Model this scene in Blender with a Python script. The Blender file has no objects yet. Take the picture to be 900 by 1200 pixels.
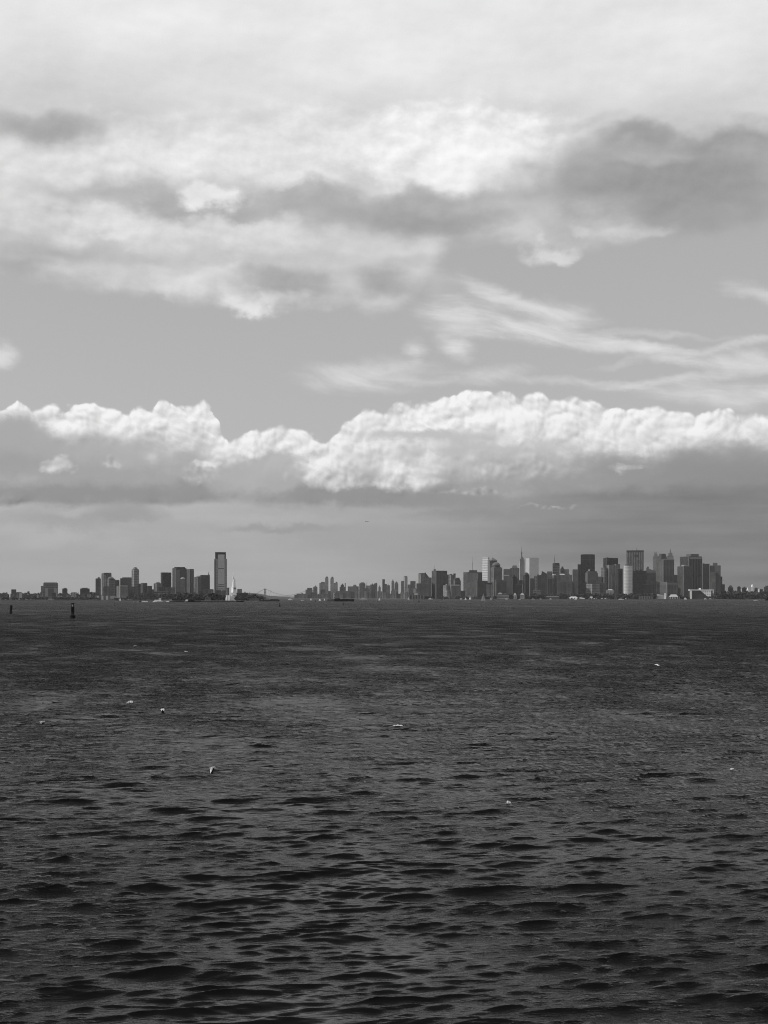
import bpy, bmesh, math, random
import numpy as np
from mathutils import Vector

# ------------------------------------------------------------------ scene, camera
S = bpy.context.scene
COL = S.collection
F = 1788.0            # focal length, in pixels of a 900 px wide picture
HZ = 699.5            # row of the horizon in that picture
CAM_H = 12.0          # deck of the boat the picture is taken from
R = math.radians
HAZE_D = 1.9e-5
HAZE_C = 0.40

S.render.engine = 'CYCLES'
S.view_settings.view_transform = 'Standard'
S.view_settings.look = 'None'
S.view_settings.exposure = 0.0
S.view_settings.gamma = 1.0
S.cycles.use_adaptive_sampling = True
S.cycles.adaptive_threshold = 0.004
S.cycles.adaptive_min_samples = 40
S.cycles.use_denoising = True
S.cycles.denoising_prefilter = 'NONE'
S.cycles.denoising_input_passes = 'RGB_ALBEDO_NORMAL'
S.cycles.filter_width = 1.1
S.cycles.max_bounces = 6
S.cycles.diffuse_bounces = 2
S.cycles.glossy_bounces = 3
S.cycles.volume_bounces = 0
S.cycles.caustics_reflective = False
S.cycles.caustics_refractive = False
S.cycles.sample_clamp_indirect = 2.0
S.cycles.sample_clamp_direct = 3.0

cam = bpy.data.cameras.new('camera')
cam_o = bpy.data.objects.new('camera', cam)
COL.objects.link(cam_o)
cam.sensor_fit = 'HORIZONTAL'
cam.sensor_width = 36.0
cam.lens = F / 900.0 * 36.0
cam.shift_y = (HZ - 600.0) / 900.0
cam.clip_start = 0.5
cam.clip_end = 90000.0
cam_o.location = (0, 0, CAM_H)
cam_o.rotation_euler = (R(90), 0, 0)
S.camera = cam_o

# ------------------------------------------------------------------ sun
SUN_AZ, SUN_EL = R(-97.0), R(27.0)          # azimuth from the view direction (+Y), to the left
sun_dir = Vector((math.sin(SUN_AZ) * math.cos(SUN_EL), math.cos(SUN_AZ) * math.cos(SUN_EL), math.sin(SUN_EL)))
sl = bpy.data.lights.new('sun', 'SUN')
sl.energy = 3.0
sl.angle = R(0.5)
sl.color = (1.0, 0.995, 0.985)
sun_o = bpy.data.objects.new('sun', sl)
COL.objects.link(sun_o)
sun_o.rotation_euler = sun_dir.to_track_quat('Z', 'Y').to_euler()
sun_o.location = (-200, -50, 300)


# ------------------------------------------------------------------ tiny expression language over shader nodes
class Net:
    def __init__(self, tree):
        self.t = tree
        tree.nodes.clear()

    def node(self, kind, **kw):
        n = self.t.nodes.new(kind)
        for k, v in kw.items():
            setattr(n, k, v)
        return n

    def put(self, sock, v):
        if isinstance(v, X):
            self.t.links.new(v.s, sock)
        elif isinstance(v, bpy.types.NodeSocket):
            self.t.links.new(v, sock)
        else:
            sock.default_value = v

    def math(self, op, a, b=None, c=None):
        n = self.node('ShaderNodeMath', operation=op)
        self.put(n.inputs[0], a)
        if b is not None:
            self.put(n.inputs[1], b)
        if c is not None:
            self.put(n.inputs[2], c)
        return X(self, n.outputs[0])

    def vmath(self, op, a, b=None, c=None):
        n = self.node('ShaderNodeVectorMath', operation=op)
        self.put(n.inputs[0], a)
        if b is not None:
            self.put(n.inputs[1], b)
        if c is not None:
            self.put(n.inputs[2], c)
        return X(self, n.outputs['Value' if op in ('LENGTH', 'DOT_PRODUCT', 'DISTANCE') else 'Vector'])

    def vec(self, x, y, z=0.0):
        n = self.node('ShaderNodeCombineXYZ')
        for i, v in enumerate((x, y, z)):
            self.put(n.inputs[i], v)
        return X(self, n.outputs[0])

    def sep(self, v):
        n = self.node('ShaderNodeSeparateXYZ')
        self.put(n.inputs[0], v)
        return [X(self, o) for o in n.outputs]

    def smooth(self, v, lo, hi, a=0.0, b=1.0):
        n = self.node('ShaderNodeMapRange', interpolation_type='SMOOTHSTEP')
        for i, q in enumerate((v, lo, hi, a, b)):
            self.put(n.inputs[i], q)
        return X(self, n.outputs[0])

    def lin(self, v, lo, hi, a=0.0, b=1.0):
        n = self.node('ShaderNodeMapRange', interpolation_type='LINEAR', clamp=True)
        for i, q in enumerate((v, lo, hi, a, b)):
            self.put(n.inputs[i], q)
        return X(self, n.outputs[0])

    def mix(self, f, a, b):
        n = self.node('ShaderNodeMix', data_type='FLOAT')
        self.put(n.inputs[0], f)
        self.put(n.inputs[2], a)
        self.put(n.inputs[3], b)
        return X(self, n.outputs[0])

    def noise(self, v, scale, detail=4.0, rough=0.5, color=False, dims='2D', lac=2.0):
        n = self.node('ShaderNodeTexNoise', noise_dimensions=dims)
        self.put(n.inputs['Vector'], v)
        n.inputs['Scale'].default_value = scale
        n.inputs['Detail'].default_value = detail
        n.inputs['Roughness'].default_value = rough
        n.inputs['Lacunarity'].default_value = lac
        return X(self, n.outputs['Color' if color else 'Fac'])

    def voro(self, v, scale, smooth=0.35, dims='2D'):
        n = self.node('ShaderNodeTexVoronoi', voronoi_dimensions=dims, feature='SMOOTH_F1' if smooth else 'F1')
        self.put(n.inputs['Vector'], v)
        n.inputs['Scale'].default_value = scale
        if smooth:
            n.inputs['Smoothness'].default_value = smooth
        return X(self, n.outputs['Distance'])

    def curve(self, v, pts, x0, x1, y0, y1):
        n = self.node('ShaderNodeFloatCurve')
        c = n.mapping.curves[0]
        P = [((x - x0) / (x1 - x0), (y - y0) / (y1 - y0)) for x, y in pts]
        if P[0][0] > 0:
            P.insert(0, (0.0, P[0][1]))
        if P[-1][0] < 1:
            P.append((1.0, P[-1][1]))
        c.points[0].location = P[0]
        c.points[1].location = P[-1]
        for p in P[1:-1]:
            c.points.new(*p)
        n.mapping.update()
        t = self.lin(v, x0, x1)
        self.put(n.inputs['Value'], t)
        return self.math('MULTIPLY_ADD', X(self, n.outputs[0]), y1 - y0, y0)


class X:
    def __init__(self, net, s):
        self.n, self.s = net, s

    def __add__(self, o): return self.n.math('ADD', self, o)
    __radd__ = __add__
    def __mul__(self, o): return self.n.math('MULTIPLY', self, o)
    __rmul__ = __mul__
    def __sub__(self, o): return self.n.math('SUBTRACT', self, o)
    def __rsub__(self, o): return self.n.math('SUBTRACT', o, self)
    def __truediv__(self, o): return self.n.math('DIVIDE', self, o)



# ------------------------------------------------------------------ the sky: clear air, a cumulus bank, a broken deck, wisps
def ang(x, y):
    """a direction given as a point of the photograph -> azimuth and elevation in units of 1/1788 rad"""
    az = math.atan((x - 450.0) / F)
    el = math.atan((HZ - y) / F * math.cos(az))
    return 450.0 + F * az, HZ - F * el


def build_world():
    w = bpy.data.worlds.new('World')
    S.world = w
    w.use_nodes = True
    N = Net(w.node_tree)
    tc = N.node('ShaderNodeTexCoord')
    dx, dy, dz = N.sep(tc.outputs['Generated'])
    hor = N.math('SQRT', dx * dx + dy * dy)
    U = N.math('ARCTAN2', dx, dy) * F + 450.0
    Y = HZ - N.math('ARCTAN2', dz, hor) * F
    P = N.vec(U, Y)

    # --- clear air from the physical sky, in grey
    sky = N.node('ShaderNodeTexSky', sky_type='NISHITA')
    sky.sun_disc = False
    sky.sun_elevation = SUN_EL
    sky.sun_rotation = SUN_AZ % (2 * math.pi)
    sky.altitude = 10.0
    sky.air_density = 1.0
    sky.dust_density = 1.0
    bw = N.node('ShaderNodeRGBToBW')
    w.node_tree.links.new(sky.outputs[0], bw.inputs[0])
    clear = X(N, bw.outputs[0])
    # a camera's red filter: the raw sky is pulled towards a mid grey
    clear = N.math('MINIMUM', clear * 0.55 + 2.75, 5.1)
    clear = clear * 0.1
    if SKYDEBUG: clear = clear * 0 + 0.45

    # shared noises
    big = N.noise(N.vmath('MULTIPLY', P, (1 / 190.0, 1 / 80.0, 0)), 1.0, 6, 0.55)
    fine = N.noise(N.vmath('MULTIPLY', P, (1 / 52.0, 1 / 34.0, 0)), 1.0, 6, 0.52)
    st = N.noise(N.vmath('MULTIPLY', P, (1 / 260.0, 1 / 22.0, 0)), 1.0, 5, 0.55)
    wcol = N.noise(N.vmath('MULTIPLY', P, (1 / 95.0, 1 / 62.0, 0)), 1.0, 5, 0.5, color=True)
    Wp = N.vmath('MULTIPLY_ADD', N.vmath('SUBTRACT', wcol, (0.5, 0.5, 0.5)), (90, 60, 0), P)   # warped position
    wcol2 = N.noise(N.vmath('MULTIPLY', P, (1 / 30.0, 1 / 22.0, 0)), 1.0, 8, 0.6, color=True)
    Ws = N.vmath('MULTIPLY_ADD', N.vmath('SUBTRACT', wcol2, (0.5, 0.5, 0.5)), (32, 22, 0), P)

    val = clear
    cov = None

    def blob(val, x, y, rx, ry, v, soft=0.8, amt=1.0, rot=0.0, pos=Wp, nz=None, k=0.0):
        """one cloud lump: an ellipse in angle, its edge broken by noise"""
        cx, cy = ang(x, y)
        if rot:
            m = N.node('ShaderNodeMapping', vector_type='TEXTURE')
            N.put(m.inputs[0], pos)
            m.inputs[1].default_value = (cx, cy, 0)
            m.inputs[2].default_value = (0, 0, R(rot))
            m.inputs[3].default_value = (rx, ry, 1)
            d = N.vmath('LENGTH', X(N, m.outputs[0]))
        else:
            d = N.vmath('LENGTH', N.vmath('MULTIPLY_ADD', pos, (1 / rx, 1 / ry, 0), (-cx / rx, -cy / ry, 0)))
        if nz is not None:
            d = d - (nz - 0.5) * k
        a = N.smooth(d, 1.0 + soft * 0.5, 1.0 - soft, 0.0, amt)
        return N.mix(a, val, v)

    # --- low haze and stratus under the cumulus bank
    side = N.smooth(U, 330, 760)
    low = N.mix(side, N.lin(Y, 580, 700, 0.49, 0.47), N.lin(Y, 560, 700, 0.24, 0.23))
    low = low + (st - 0.5) * 0.10 + (fine - 0.5) * 0.04
    lowmask = N.smooth(Y, 560, 596)
    val = N.mix(lowmask, val, low)
    for b in ((80, 596, 160, 7, .52), (95, 607, 95, 16, .385), (150, 604, 42, 15, .365), (60, 632, 45, 13, .53), (85, 598, 20, 8, .5),
              (155, 614, 22, 5, .49), (200, 618, 110, 10, .45), (60, 650, 130, 8, .48), (140, 640, 30, 10, .5), (420, 600, 150, 9, .42), (420, 628, 120, 22, .40),
              (330, 618, 70, 5, .36), (590, 640, 90, 14, .33)):
        val = blob(val, *b, soft=0.75, amt=.8, nz=fine, k=0.6, pos=Ws)

    # --- wisps of high cloud
    bend = N.noise(N.vmath('MULTIPLY', P, (1 / 160.0, 1 / 90.0, 0)), 1.0, 2, 0.4)
    wq = N.vec(U / 90.0, (Y - (U - 640.0) * 0.14 + (bend - 0.5) * 50.0) / 17.0)
    feather = N.noise(wq, 1.0, 9, 0.62)
    Wc = N.vmath('MULTIPLY_ADD', N.vmath('SUBTRACT', wcol, (0.5, 0.5, 0.5)), (40, 22, 0), P)
    Wc = N.vmath('MULTIPLY_ADD', N.vmath('SUBTRACT', wcol2, (0.5, 0.5, 0.5)), (18, 9, 0), Wc)
    wv = N.math('MULTIPLY_ADD', feather, 0.35, 0.53)
    for (x, y, rx, ry, rot, am) in (
            (540, 371, 44, 15, 8, .95), (530, 403, 20, 13, 25, .9), (482, 411, 10, 11, 50, .8), (428, 440, 62, 14, 0, .9), (577, 438, 36, 9, -4, .85),
            (585, 350, 40, 10, 28, .6), (620, 362, 46, 8, 22, .7), (660, 372, 34, 12, 12, .8), (640, 391, 60, 10, 8, .95), (700, 401, 80, 7, 10, .85), (750, 412, 70, 7, 9, .8),
            (840, 408, 100, 3.5, -9, .6), (880, 424, 60, 10, 4, .85), (820, 442, 90, 4.5, -5, .65), (690, 449, 80, 4.5, 3, .6), (870, 462, 75, 11, 3, .85),
            (760, 393, 110, 3, 4, .35), (892, 348, 34, 9, 22, .6), (6, 418, 15, 12, -35, .9), (500, 447, 70, 4, 2, .4), (500, 330, 40, 12, 10, .3)):
        val = blob(val, x, y, rx * 1.2, ry * 1.25, wv, soft=0.95, amt=am, rot=rot, pos=Wc, nz=feather, k=0.9)

    # --- the cumulus bank
    def billow(p):
        wob = N.noise(p, 1 / 60.0, 3, 0.5, color=True)
        q = N.vmath('MULTIPLY_ADD', N.vmath('SUBTRACT', wob, (.5, .5, .5)), (26, 26, 0), p)
        b1 = N.voro(q, 1 / 44.0, 0.0)
        b2 = N.voro(q, 1 / 20.0, 0.0)
        b3 = N.voro(q, 1 / 9.0, 0.0)
        f = N.noise(q, 1 / 7.0, 3, 0.6)
        s = b1 * -0.62
        s = N.math('MULTIPLY_ADD', b2, -0.36, s)
        s = N.math('MULTIPLY_ADD', b3, -0.17, s)
        s = N.math('MULTIPLY_ADD', f, 0.09, s)
        return s + 0.60           # about -0.3 .. 0.55

    B0 = billow(P)
    B1 = billow(N.vmath('ADD', P, (-2.8, -4.4, 0)))
    def swell(p):
        wob = N.noise(p, 1 / 90.0, 2, 0.5, color=True)
        q = N.vmath('MULTIPLY_ADD', N.vmath('SUBTRACT', wob, (.5, .5, .5)), (46, 40, 0), p)
        return N.voro(q, 1 / 62.0, 0.5) * -0.6 + N.noise(q, 1 / 24.0, 4, 0.55) * 0.45
    relbig = swell(P) - swell(N.vmath('ADD', P, (-9.0, -14.0, 0)))
    rel = B0 - B1                 # > 0 on the side of each lump that looks to the sun

    def bank(val, top, base, lit, body, foot, amp, fade, depth, basesoft, litk, xr):
        T = N.curve(U, [ang(x, y) for x, y in top], -100, 1000, 440, 720)
        Bs = N.curve(U, [ang(x, y) for x, y in base], -100, 1000, 440, 720)
        e = Y - T + (B0 * amp)                # > 0 inside
        a = N.smooth(e, N.lin(fine, .35, .65, -1.0, -2.5), N.lin(fine, .35, .65, 2.6, 6.0))
        a = a * N.smooth(Y + (fine - 0.5) * 16.0, Bs + basesoft[1], Bs - basesoft[0])
        if xr:
            a = a * N.smooth(U + (fine - .5) * 30, xr[0], xr[0] + 14) * N.smooth(U + (fine - .5) * 30, xr[1], xr[1] - 14)
        dn = e + (fine - 0.5) * 44.0 + (big - 0.5) * 80.0
        t = N.smooth(dn, depth * 0.3, depth)
        v = N.mix(t, lit, body)
        v = N.mix(N.smooth(Y - Bs + (st - .5) * 20, -fade, -2.0), v, foot)
        v = v + rel * N.mix(t, litk, litk * 0.16) + relbig * N.mix(t, 0.16, 0.36) + (big - 0.5) * 0.16
        v = N.math('MINIMUM', v, 0.97)
        return N.mix(a, val, v), a

    air = val
    # left bank
    val, _ = bank(val,
        [(-100, 470), (0, 484), (15, 478), (28, 474), (45, 480), (62, 480), (72, 486), (86, 481), (104, 476), (118, 473), (135, 478), (150, 482), (158, 478),
         (170, 481), (178, 485), (190, 477), (205, 479), (220, 481), (236, 478), (244, 483), (252, 492), (259, 505), (266, 518), (276, 534), (286, 556), (298, 600)],
        [(-100, 590), (40, 589), (160, 590), (230, 587), (280, 582)], 0.85, 0.46, 0.33, 26, 34, 66, (3, 5), 0.95, None)
    # right bank
    val, _ = bank(val,
        [(215, 600), (235, 560), (254, 536), (266, 523), (279, 513), (291, 508), (305, 505), (320, 505), (340, 504), (352, 505), (361, 509), (370, 519), (380, 520), (388, 509), (400, 501), (418, 492), (432, 486),
         (446, 489), (462, 481), (474, 473), (490, 474), (505, 474), (520, 468), (535, 462), (548, 461), (570, 463), (600, 463), (608, 470), (618, 467), (630, 465), (645, 471),
         (665, 472), (690, 473), (705, 475), (725, 482), (735, 486), (745, 482), (760, 483), (775, 482), (790, 485), (805, 482), (825, 485), (845, 486), (870, 488), (890, 486), (900, 488), (1000, 480)],
        [(215, 574), (262, 580), (330, 588), (480, 590), (560, 597), (640, 640), (800, 670), (1000, 680)], 0.87, 0.55, 0.31, 18, 52, 84, (6, 10), 0.95, None)
    # shade spreading through the foot of the right bank
    val = N.mix(N.smooth(Y + (fine - .5) * 40 + (st - .5) * 30 - N.smooth(U, 560, 900) * -28.0, 545, 592) * N.smooth(U, 440, 640), val, low + (st - .5) * 0.05)

    relk = rel * 0.85 + relbig * 0.25
    for (x, y, rx, ry, v, so) in (                                  # shaded masses, soft
            (22, 520, 62, 30, .40, .5), (0, 510, 40, 26, .42, .6), (10, 545, 60, 16, .36, .8), (130, 558, 190, 24, .38, .9), (150, 530, 100, 16, .45, .9), (110, 578, 190, 13, .30, .7), (245, 574, 50, 12, .31, .7),
            (270, 562, 30, 18, .45, .8), (318, 545, 40, 20, .46, .5), (300, 570, 40, 16, .48, .9), (335, 568, 30, 16, .44, .8), (400, 581, 100, 10, .305, .6),
            (500, 512, 90, 8, .54, .8), (560, 526, 100, 8, .54, .9), (520, 587, 130, 7, .31, .8), (590, 602, 120, 9, .30, .9), (700, 545, 150, 12, .40, .9),
            (870, 530, 100, 22, .33, .9), (820, 552, 150, 22, .29, .9), (680, 565, 120, 12, .33, .9)):
        val = blob(val, x, y, rx, ry, v, soft=so, amt=.9, nz=fine, k=0.7, pos=Ws)
    for (x, y, rx, ry, v, so) in (                                  # lit heads in front of them, crisp
            (66, 545, 26, 12, .60, .4), (132, 541, 15, 8, .54, .6), (240, 553, 34, 16, .60, .5), (242, 545, 22, 10, .80, .4), (232, 514, 26, 11, .66, .6), (190, 504, 46, 12, .74, .8),
            (298, 524, 22, 16, .84, .5), (345, 512, 20, 9, .84, .6), (370, 530, 12, 5, .7, .5), (385, 560, 50, 15, .66, .6), (440, 566, 60, 10, .70, .8), (478, 556, 46, 18, .84, .8), (420, 530, 60, 18, .66, .9),
            (600, 550, 80, 16, .58, .9), (700, 502, 46, 14, .74, .8), (640, 500, 60, 14, .7, .9), (775, 517, 36, 24, .68, .6), (775, 510, 24, 13, .84, .6), (715, 523, 22, 7, .70, .7), (733, 549, 28, 4, .44, .8),
            (880, 500, 28, 14, .84, .6), (840, 497, 30, 8, .8, .6), (640, 594, 44, 3, .34, .9), (560, 577, 60, 4, .42, .8)):
        val = blob(val, x, y, rx, ry, N.math('ADD', relk, v), soft=so, amt=.9, nz=B0, k=0.8, pos=Ws)
    low_half = val
    val = air

    # --- the broken deck overhead
    D = N.curve(U, [ang(x, y) for x, y in [(-100, 300), (0, 318), (60, 330), (110, 340), (170, 346), (230, 352), (270, 360), (300, 366), (340, 352), (400, 354), (450, 362), (480, 345),
                                          (520, 300), (560, 285), (610, 292), (650, 302), (690, 292), (730, 282), (780, 268), (840, 262), (900, 252), (1000, 250)]], -100, 1000, 200, 400)
    e = D - Y + (big - 0.5) * 40 + (fine - 0.5) * 34
    a = N.smooth(e, -8, 26)
    base = N.mix(N.smooth(Y, 190, 60), 0.62, 0.82) + (big - .5) * 0.30 + (fine - .5) * 0.03
    val = N.mix(a, val, base)
    Wf = N.vmath('ADD', Ws, N.vmath('SUBTRACT', Wp, P))
    fine1 = N.noise(N.vmath('MULTIPLY_ADD', P, (1 / 52.0, 1 / 34.0, 0), (-0.10, -0.20, 0)), 1.0, 6, 0.52)
    dlit = (fine - fine1) * 0.30
    for (x, y, rx, ry, v, so, am) in (
            # gaps and their greys first, bright heads next, shaded undersides last
            (60, 200, 90, 60, .80, .9, .9), (150, 185, 150, 34, .76, .9, .9), (250, 178, 160, 36, .82, .9, .9), (420, 165, 170, 34, .82, .9, .95), (560, 178, 130, 46, .93, .7, 1), (600, 200, 80, 26, .9, .7, .95),
            (500, 205, 60, 26, .9, .7, .9), (350, 205, 60, 14, .78, .8, .8),
            (110, 224, 90, 15, .46, .9, .85), (230, 238, 110, 22, .38, .8, .95), (330, 245, 110, 16, .46, .9, .9), (70, 252, 40, 14, .5, .9, .8), (160, 225, 80, 20, .5, .9, .7),
            (250, 229, 36, 17, .84, .6, .9), (340, 222, 24, 6, .7, .8, .6),
            (120, 262, 70, 16, .78, .8, .9), (40, 262, 60, 16, .68, .9, .8), (300, 282, 110, 20, .72, .9, .9), (340, 270, 60, 16, .74, .9, .8), (220, 272, 90, 14, .72, .9, .8),
            (60, 294, 110, 16, .44, .9, .9), (180, 302, 60, 10, .56, .9, .8), (20, 312, 60, 10, .40, .9, .7),
            (200, 325, 70, 16, .68, .8, .9), (150, 326, 30, 16, .6, .9, .8), (270, 330, 60, 12, .72, .9, .8), (330, 334, 66, 15, .40, .8, .9), (400, 310, 60, 16, .56, .9, .8), (300, 352, 60, 14, .70, .9, .8), (292, 356, 30, 9, .80, .9, .9),
            (455, 335, 42, 22, .40, .8, .95), (400, 345, 40, 7, .52, .9, .7), (475, 310, 34, 10, .55, .9, .8),
            (480, 253, 112, 28, .35, .85, .97), (400, 245, 60, 22, .42, .9, .85), (560, 262, 90, 14, .38, .9, .85), (520, 235, 80, 12, .42, .9, .8), (610, 232, 60, 26, .50, .9, .8),
            (700, 270, 70, 14, .52, .9, .8), (650, 292, 38, 13, .74, .7, .8), (745, 268, 40, 12, .66, .7, .8), (700, 264, 14, 8, .7, .7, .8),
            (740, 208, 140, 42, .335, .9, .97), (830, 215, 160, 48, .32, .9, .97), (690, 195, 80, 30, .37, 1.0, .9), (820, 255, 60, 18, .36, .9, .9), (860, 170, 120, 26, .32, .9, .9), (740, 160, 60, 14, .34, .9, .85),
            (760, 180, 60, 10, .46, .9, .7), (895, 190, 50, 20, .42, .9, .6), (860, 180, 40, 14, .43, .9, .5), (690, 142, 50, 10, .6, .9, .7),
            (40, 157, 66, 22, .38, .85, .95), (70, 150, 50, 18, .40, .9, .9)):
        val = blob(val, x, y, rx, ry, N.math('MULTIPLY_ADD', dlit, max(0.1, (v - 0.3) * 2.0), v), soft=so, amt=am, nz=fine, k=(0.95 if v > 0.6 else 0.75), pos=(Wf if v > 0.6 else Wp))
    val = N.math('ADD', val, dlit * a * 0.3)

    high_half = val

    # below the horizon the world keeps the tone of the low air
    low_half = N.mix(N.smooth(dz, 0.0, -0.02), low_half, 0.16)
    out = N.node('ShaderNodeOutputWorld')
    strength = 0.1
    sh = []
    for v in (high_half, low_half):
        bg = N.node('ShaderNodeBackground')
        v = N.math('MAXIMUM', v, 0.02) * (1.0 / strength)
        N.put(bg.inputs['Color'], N.vec(v, v, v))
        bg.inputs['Strength'].default_value = strength
        sh.append(bg)
    mx = N.node('ShaderNodeMixShader')          # the two halves agree where they meet, in the clear air between deck and bank
    N.put(mx.inputs[0], N.math('GREATER_THAN', Y, 425.0))
    for k in (0, 1):
        w.node_tree.links.new(sh[k].outputs[0], mx.inputs[1 + k])
    w.node_tree.links.new(mx.outputs[0], out.inputs['Surface'])
    w.cycles.sampling_method = 'MANUAL'
    w.cycles.sample_map_resolution = 512


SKYDEBUG = False
build_world()


# ------------------------------------------------------------------ helpers for things
def mat_new(name):
    m = bpy.data.materials.new(name)
    m.use_nodes = True
    return m, Net(m.node_tree)


def principled(N, color, rough, spec=0.3, normal=None, ior=1.45, metallic=0.0, emission=None):
    b = N.node('ShaderNodeBsdfPrincipled')
    if isinstance(color, X):
        N.put(b.inputs['Base Color'], N.vec(color, color, color))
    else:
        b.inputs['Base Color'].default_value = (color, color, color, 1)
    N.put(b.inputs['Roughness'], rough)
    N.put(b.inputs['Specular IOR Level'], spec)
    b.inputs['IOR'].default_value = ior
    b.inputs['Metallic'].default_value = metallic
    if normal is not None:
        N.t.links.new(normal, b.inputs['Normal'])
    o = N.node('ShaderNodeOutputMaterial')
    N.t.links.new(b.outputs[0], o.inputs['Surface'])
    return b, o


# ------------------------------------------------------------------ the harbour water
rng = np.random.default_rng(11)
NW = 360
LAM = np.exp(rng.uniform(math.log(0.32), math.log(24.0), NW)).astype(np.float32)
KW = (2 * math.pi / LAM).astype(np.float32)
WIND = R(100.0)                                  # the seas run up the view, a little to the left
spread = np.where(LAM > 3, 0.15, 0.24)
TH = WIND + rng.normal(0, 1, NW) * spread
KX = (KW * np.cos(TH)).astype(np.float32)
KY = (KW * np.sin(TH)).astype(np.float32)
PH = rng.uniform(0, 2 * math.pi, NW).astype(np.float32)
kp = 2 * math.pi / 4.6
dlnk = math.log(24.0 / 0.32) / NW


def build_water(mss=0.023):
    aw = (np.sqrt(mss * 2 * dlnk * np.exp(-1.1 * (kp / KW) ** 2) * np.where(LAM < 2.0, 1.7, 1.0)) / KW).astype(np.float32)
    # rings: about half a pixel apart near the boat, growing to the horizon
    rows = []
    r = 18.0
    rows.append(r)
    while r < 70000.0:
        step = r * r / (CAM_H * F) * 0.42
        step = min(max(step, 0.06), r * 0.25)
        r += step
        rows.append(r)
    rr = np.array([0.5, 2, 4, 6, 8, 10, 12, 14, 16] + rows, np.float32)
    az_in = np.linspace(-R(17.5), R(17.5), 820)
    az_out = np.linspace(R(17.5), 2 * math.pi - R(17.5), 240)[1:-1]
    az = np.concatenate([az_in, az_out]).astype(np.float32)
    nr, na = len(rr), len(az)
    Rg, Ag = np.meshgrid(rr, az, indexing='ij')
    x0 = (Rg * np.sin(Ag)).ravel()
    y0 = (Rg * np.cos(Ag)).ravel()
    dr = np.gradient(rr)[:, None].repeat(na, 1).ravel().astype(np.float32)
    sa = np.sin(Ag).ravel().astype(np.float32)
    ca = np.cos(Ag).ravel().astype(np.float32)
    daz = np.gradient(az).astype(np.float32)
    dt = (Rg * daz[None, :]).ravel().astype(np.float32)
    z = np.zeros_like(x0)
    ox = np.zeros_like(x0)
    oy = np.zeros_like(x0)
    near = Rg.ravel() < 2500.0
    idx = np.nonzero(near)[0]
    X0, Y0, SA, CA, DR, DT = x0[idx], y0[idx], sa[idx], ca[idx], dr[idx], dt[idx]
    zz = np.zeros_like(X0); xx = np.zeros_like(X0); yy = np.zeros_like(X0)
    for kx, ky, k, a, ph in zip(KX, KY, KW, aw, PH):
        f = np.abs(kx * SA + ky * CA) * DR
        g = np.abs(kx * CA - ky * SA) * DT
        att = np.clip((16.0 - f) / 9.0, 0, 1) * np.clip((2.8 - g) / 1.3, 0, 1)
        act = np.nonzero(att > 0)[0]
        if not len(act):
            continue
        p = kx * X0[act] + ky * Y0[act] + ph
        s, c = np.sin(p), np.cos(p)
        w_ = att[act] * a
        zz[act] += w_ * c
        xx[act] -= 0.95 * w_ * s * (kx / k)
        yy[act] -= 0.95 * w_ * s * (ky / k)
    z[idx], ox[idx], oy[idx] = zz, xx, yy
    co = np.stack([x0 + ox, y0 + oy, z], 1).astype(np.float32)
    co = np.concatenate([co, np.zeros((1, 3), np.float32)])
    i = np.arange(nr - 1)[:, None]
    j = np.arange(na)[None, :]
    j2 = (j + 1) % na
    quads = np.stack([(i * na + j), (i * na + j2), ((i + 1) * na + j2), ((i + 1) * na + j)], -1).reshape(-1, 4)
    quads = quads[:, ::-1]
    tri = np.stack([np.full(na, nr * na), (np.arange(na) + 1) % na, np.arange(na)], 1)
    me = bpy.data.meshes.new('water')
    me.vertices.add(len(co))
    me.vertices.foreach_set('co', co.ravel())
    nl = quads.size + tri.size
    me.loops.add(nl)
    me.loops.foreach_set('vertex_index', np.concatenate([quads.ravel(), tri.ravel()]).astype(np.int32))
    npoly = len(quads) + len(tri)
    me.polygons.add(npoly)
    starts = np.concatenate([np.arange(len(quads)) * 4, quads.size + np.arange(len(tri)) * 3]).astype(np.int32)
    me.polygons.foreach_set('loop_start', starts)
    me.update(calc_edges=True)
    me.polygons.foreach_set('use_smooth', np.ones(npoly, bool))
    me.validate()
    ob = bpy.data.objects.new('water', me)
    COL.objects.link(ob)
    ob['kind'] = 'structure'
    print('WATER', len(co), 'z std near', float(zz[(Y0 > 40) & (Y0 < 120)].std()))
    # pick up the tallest crests for the foam
    return ob, (co[:-1].reshape(nr, na, 3), rr, az)


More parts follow.
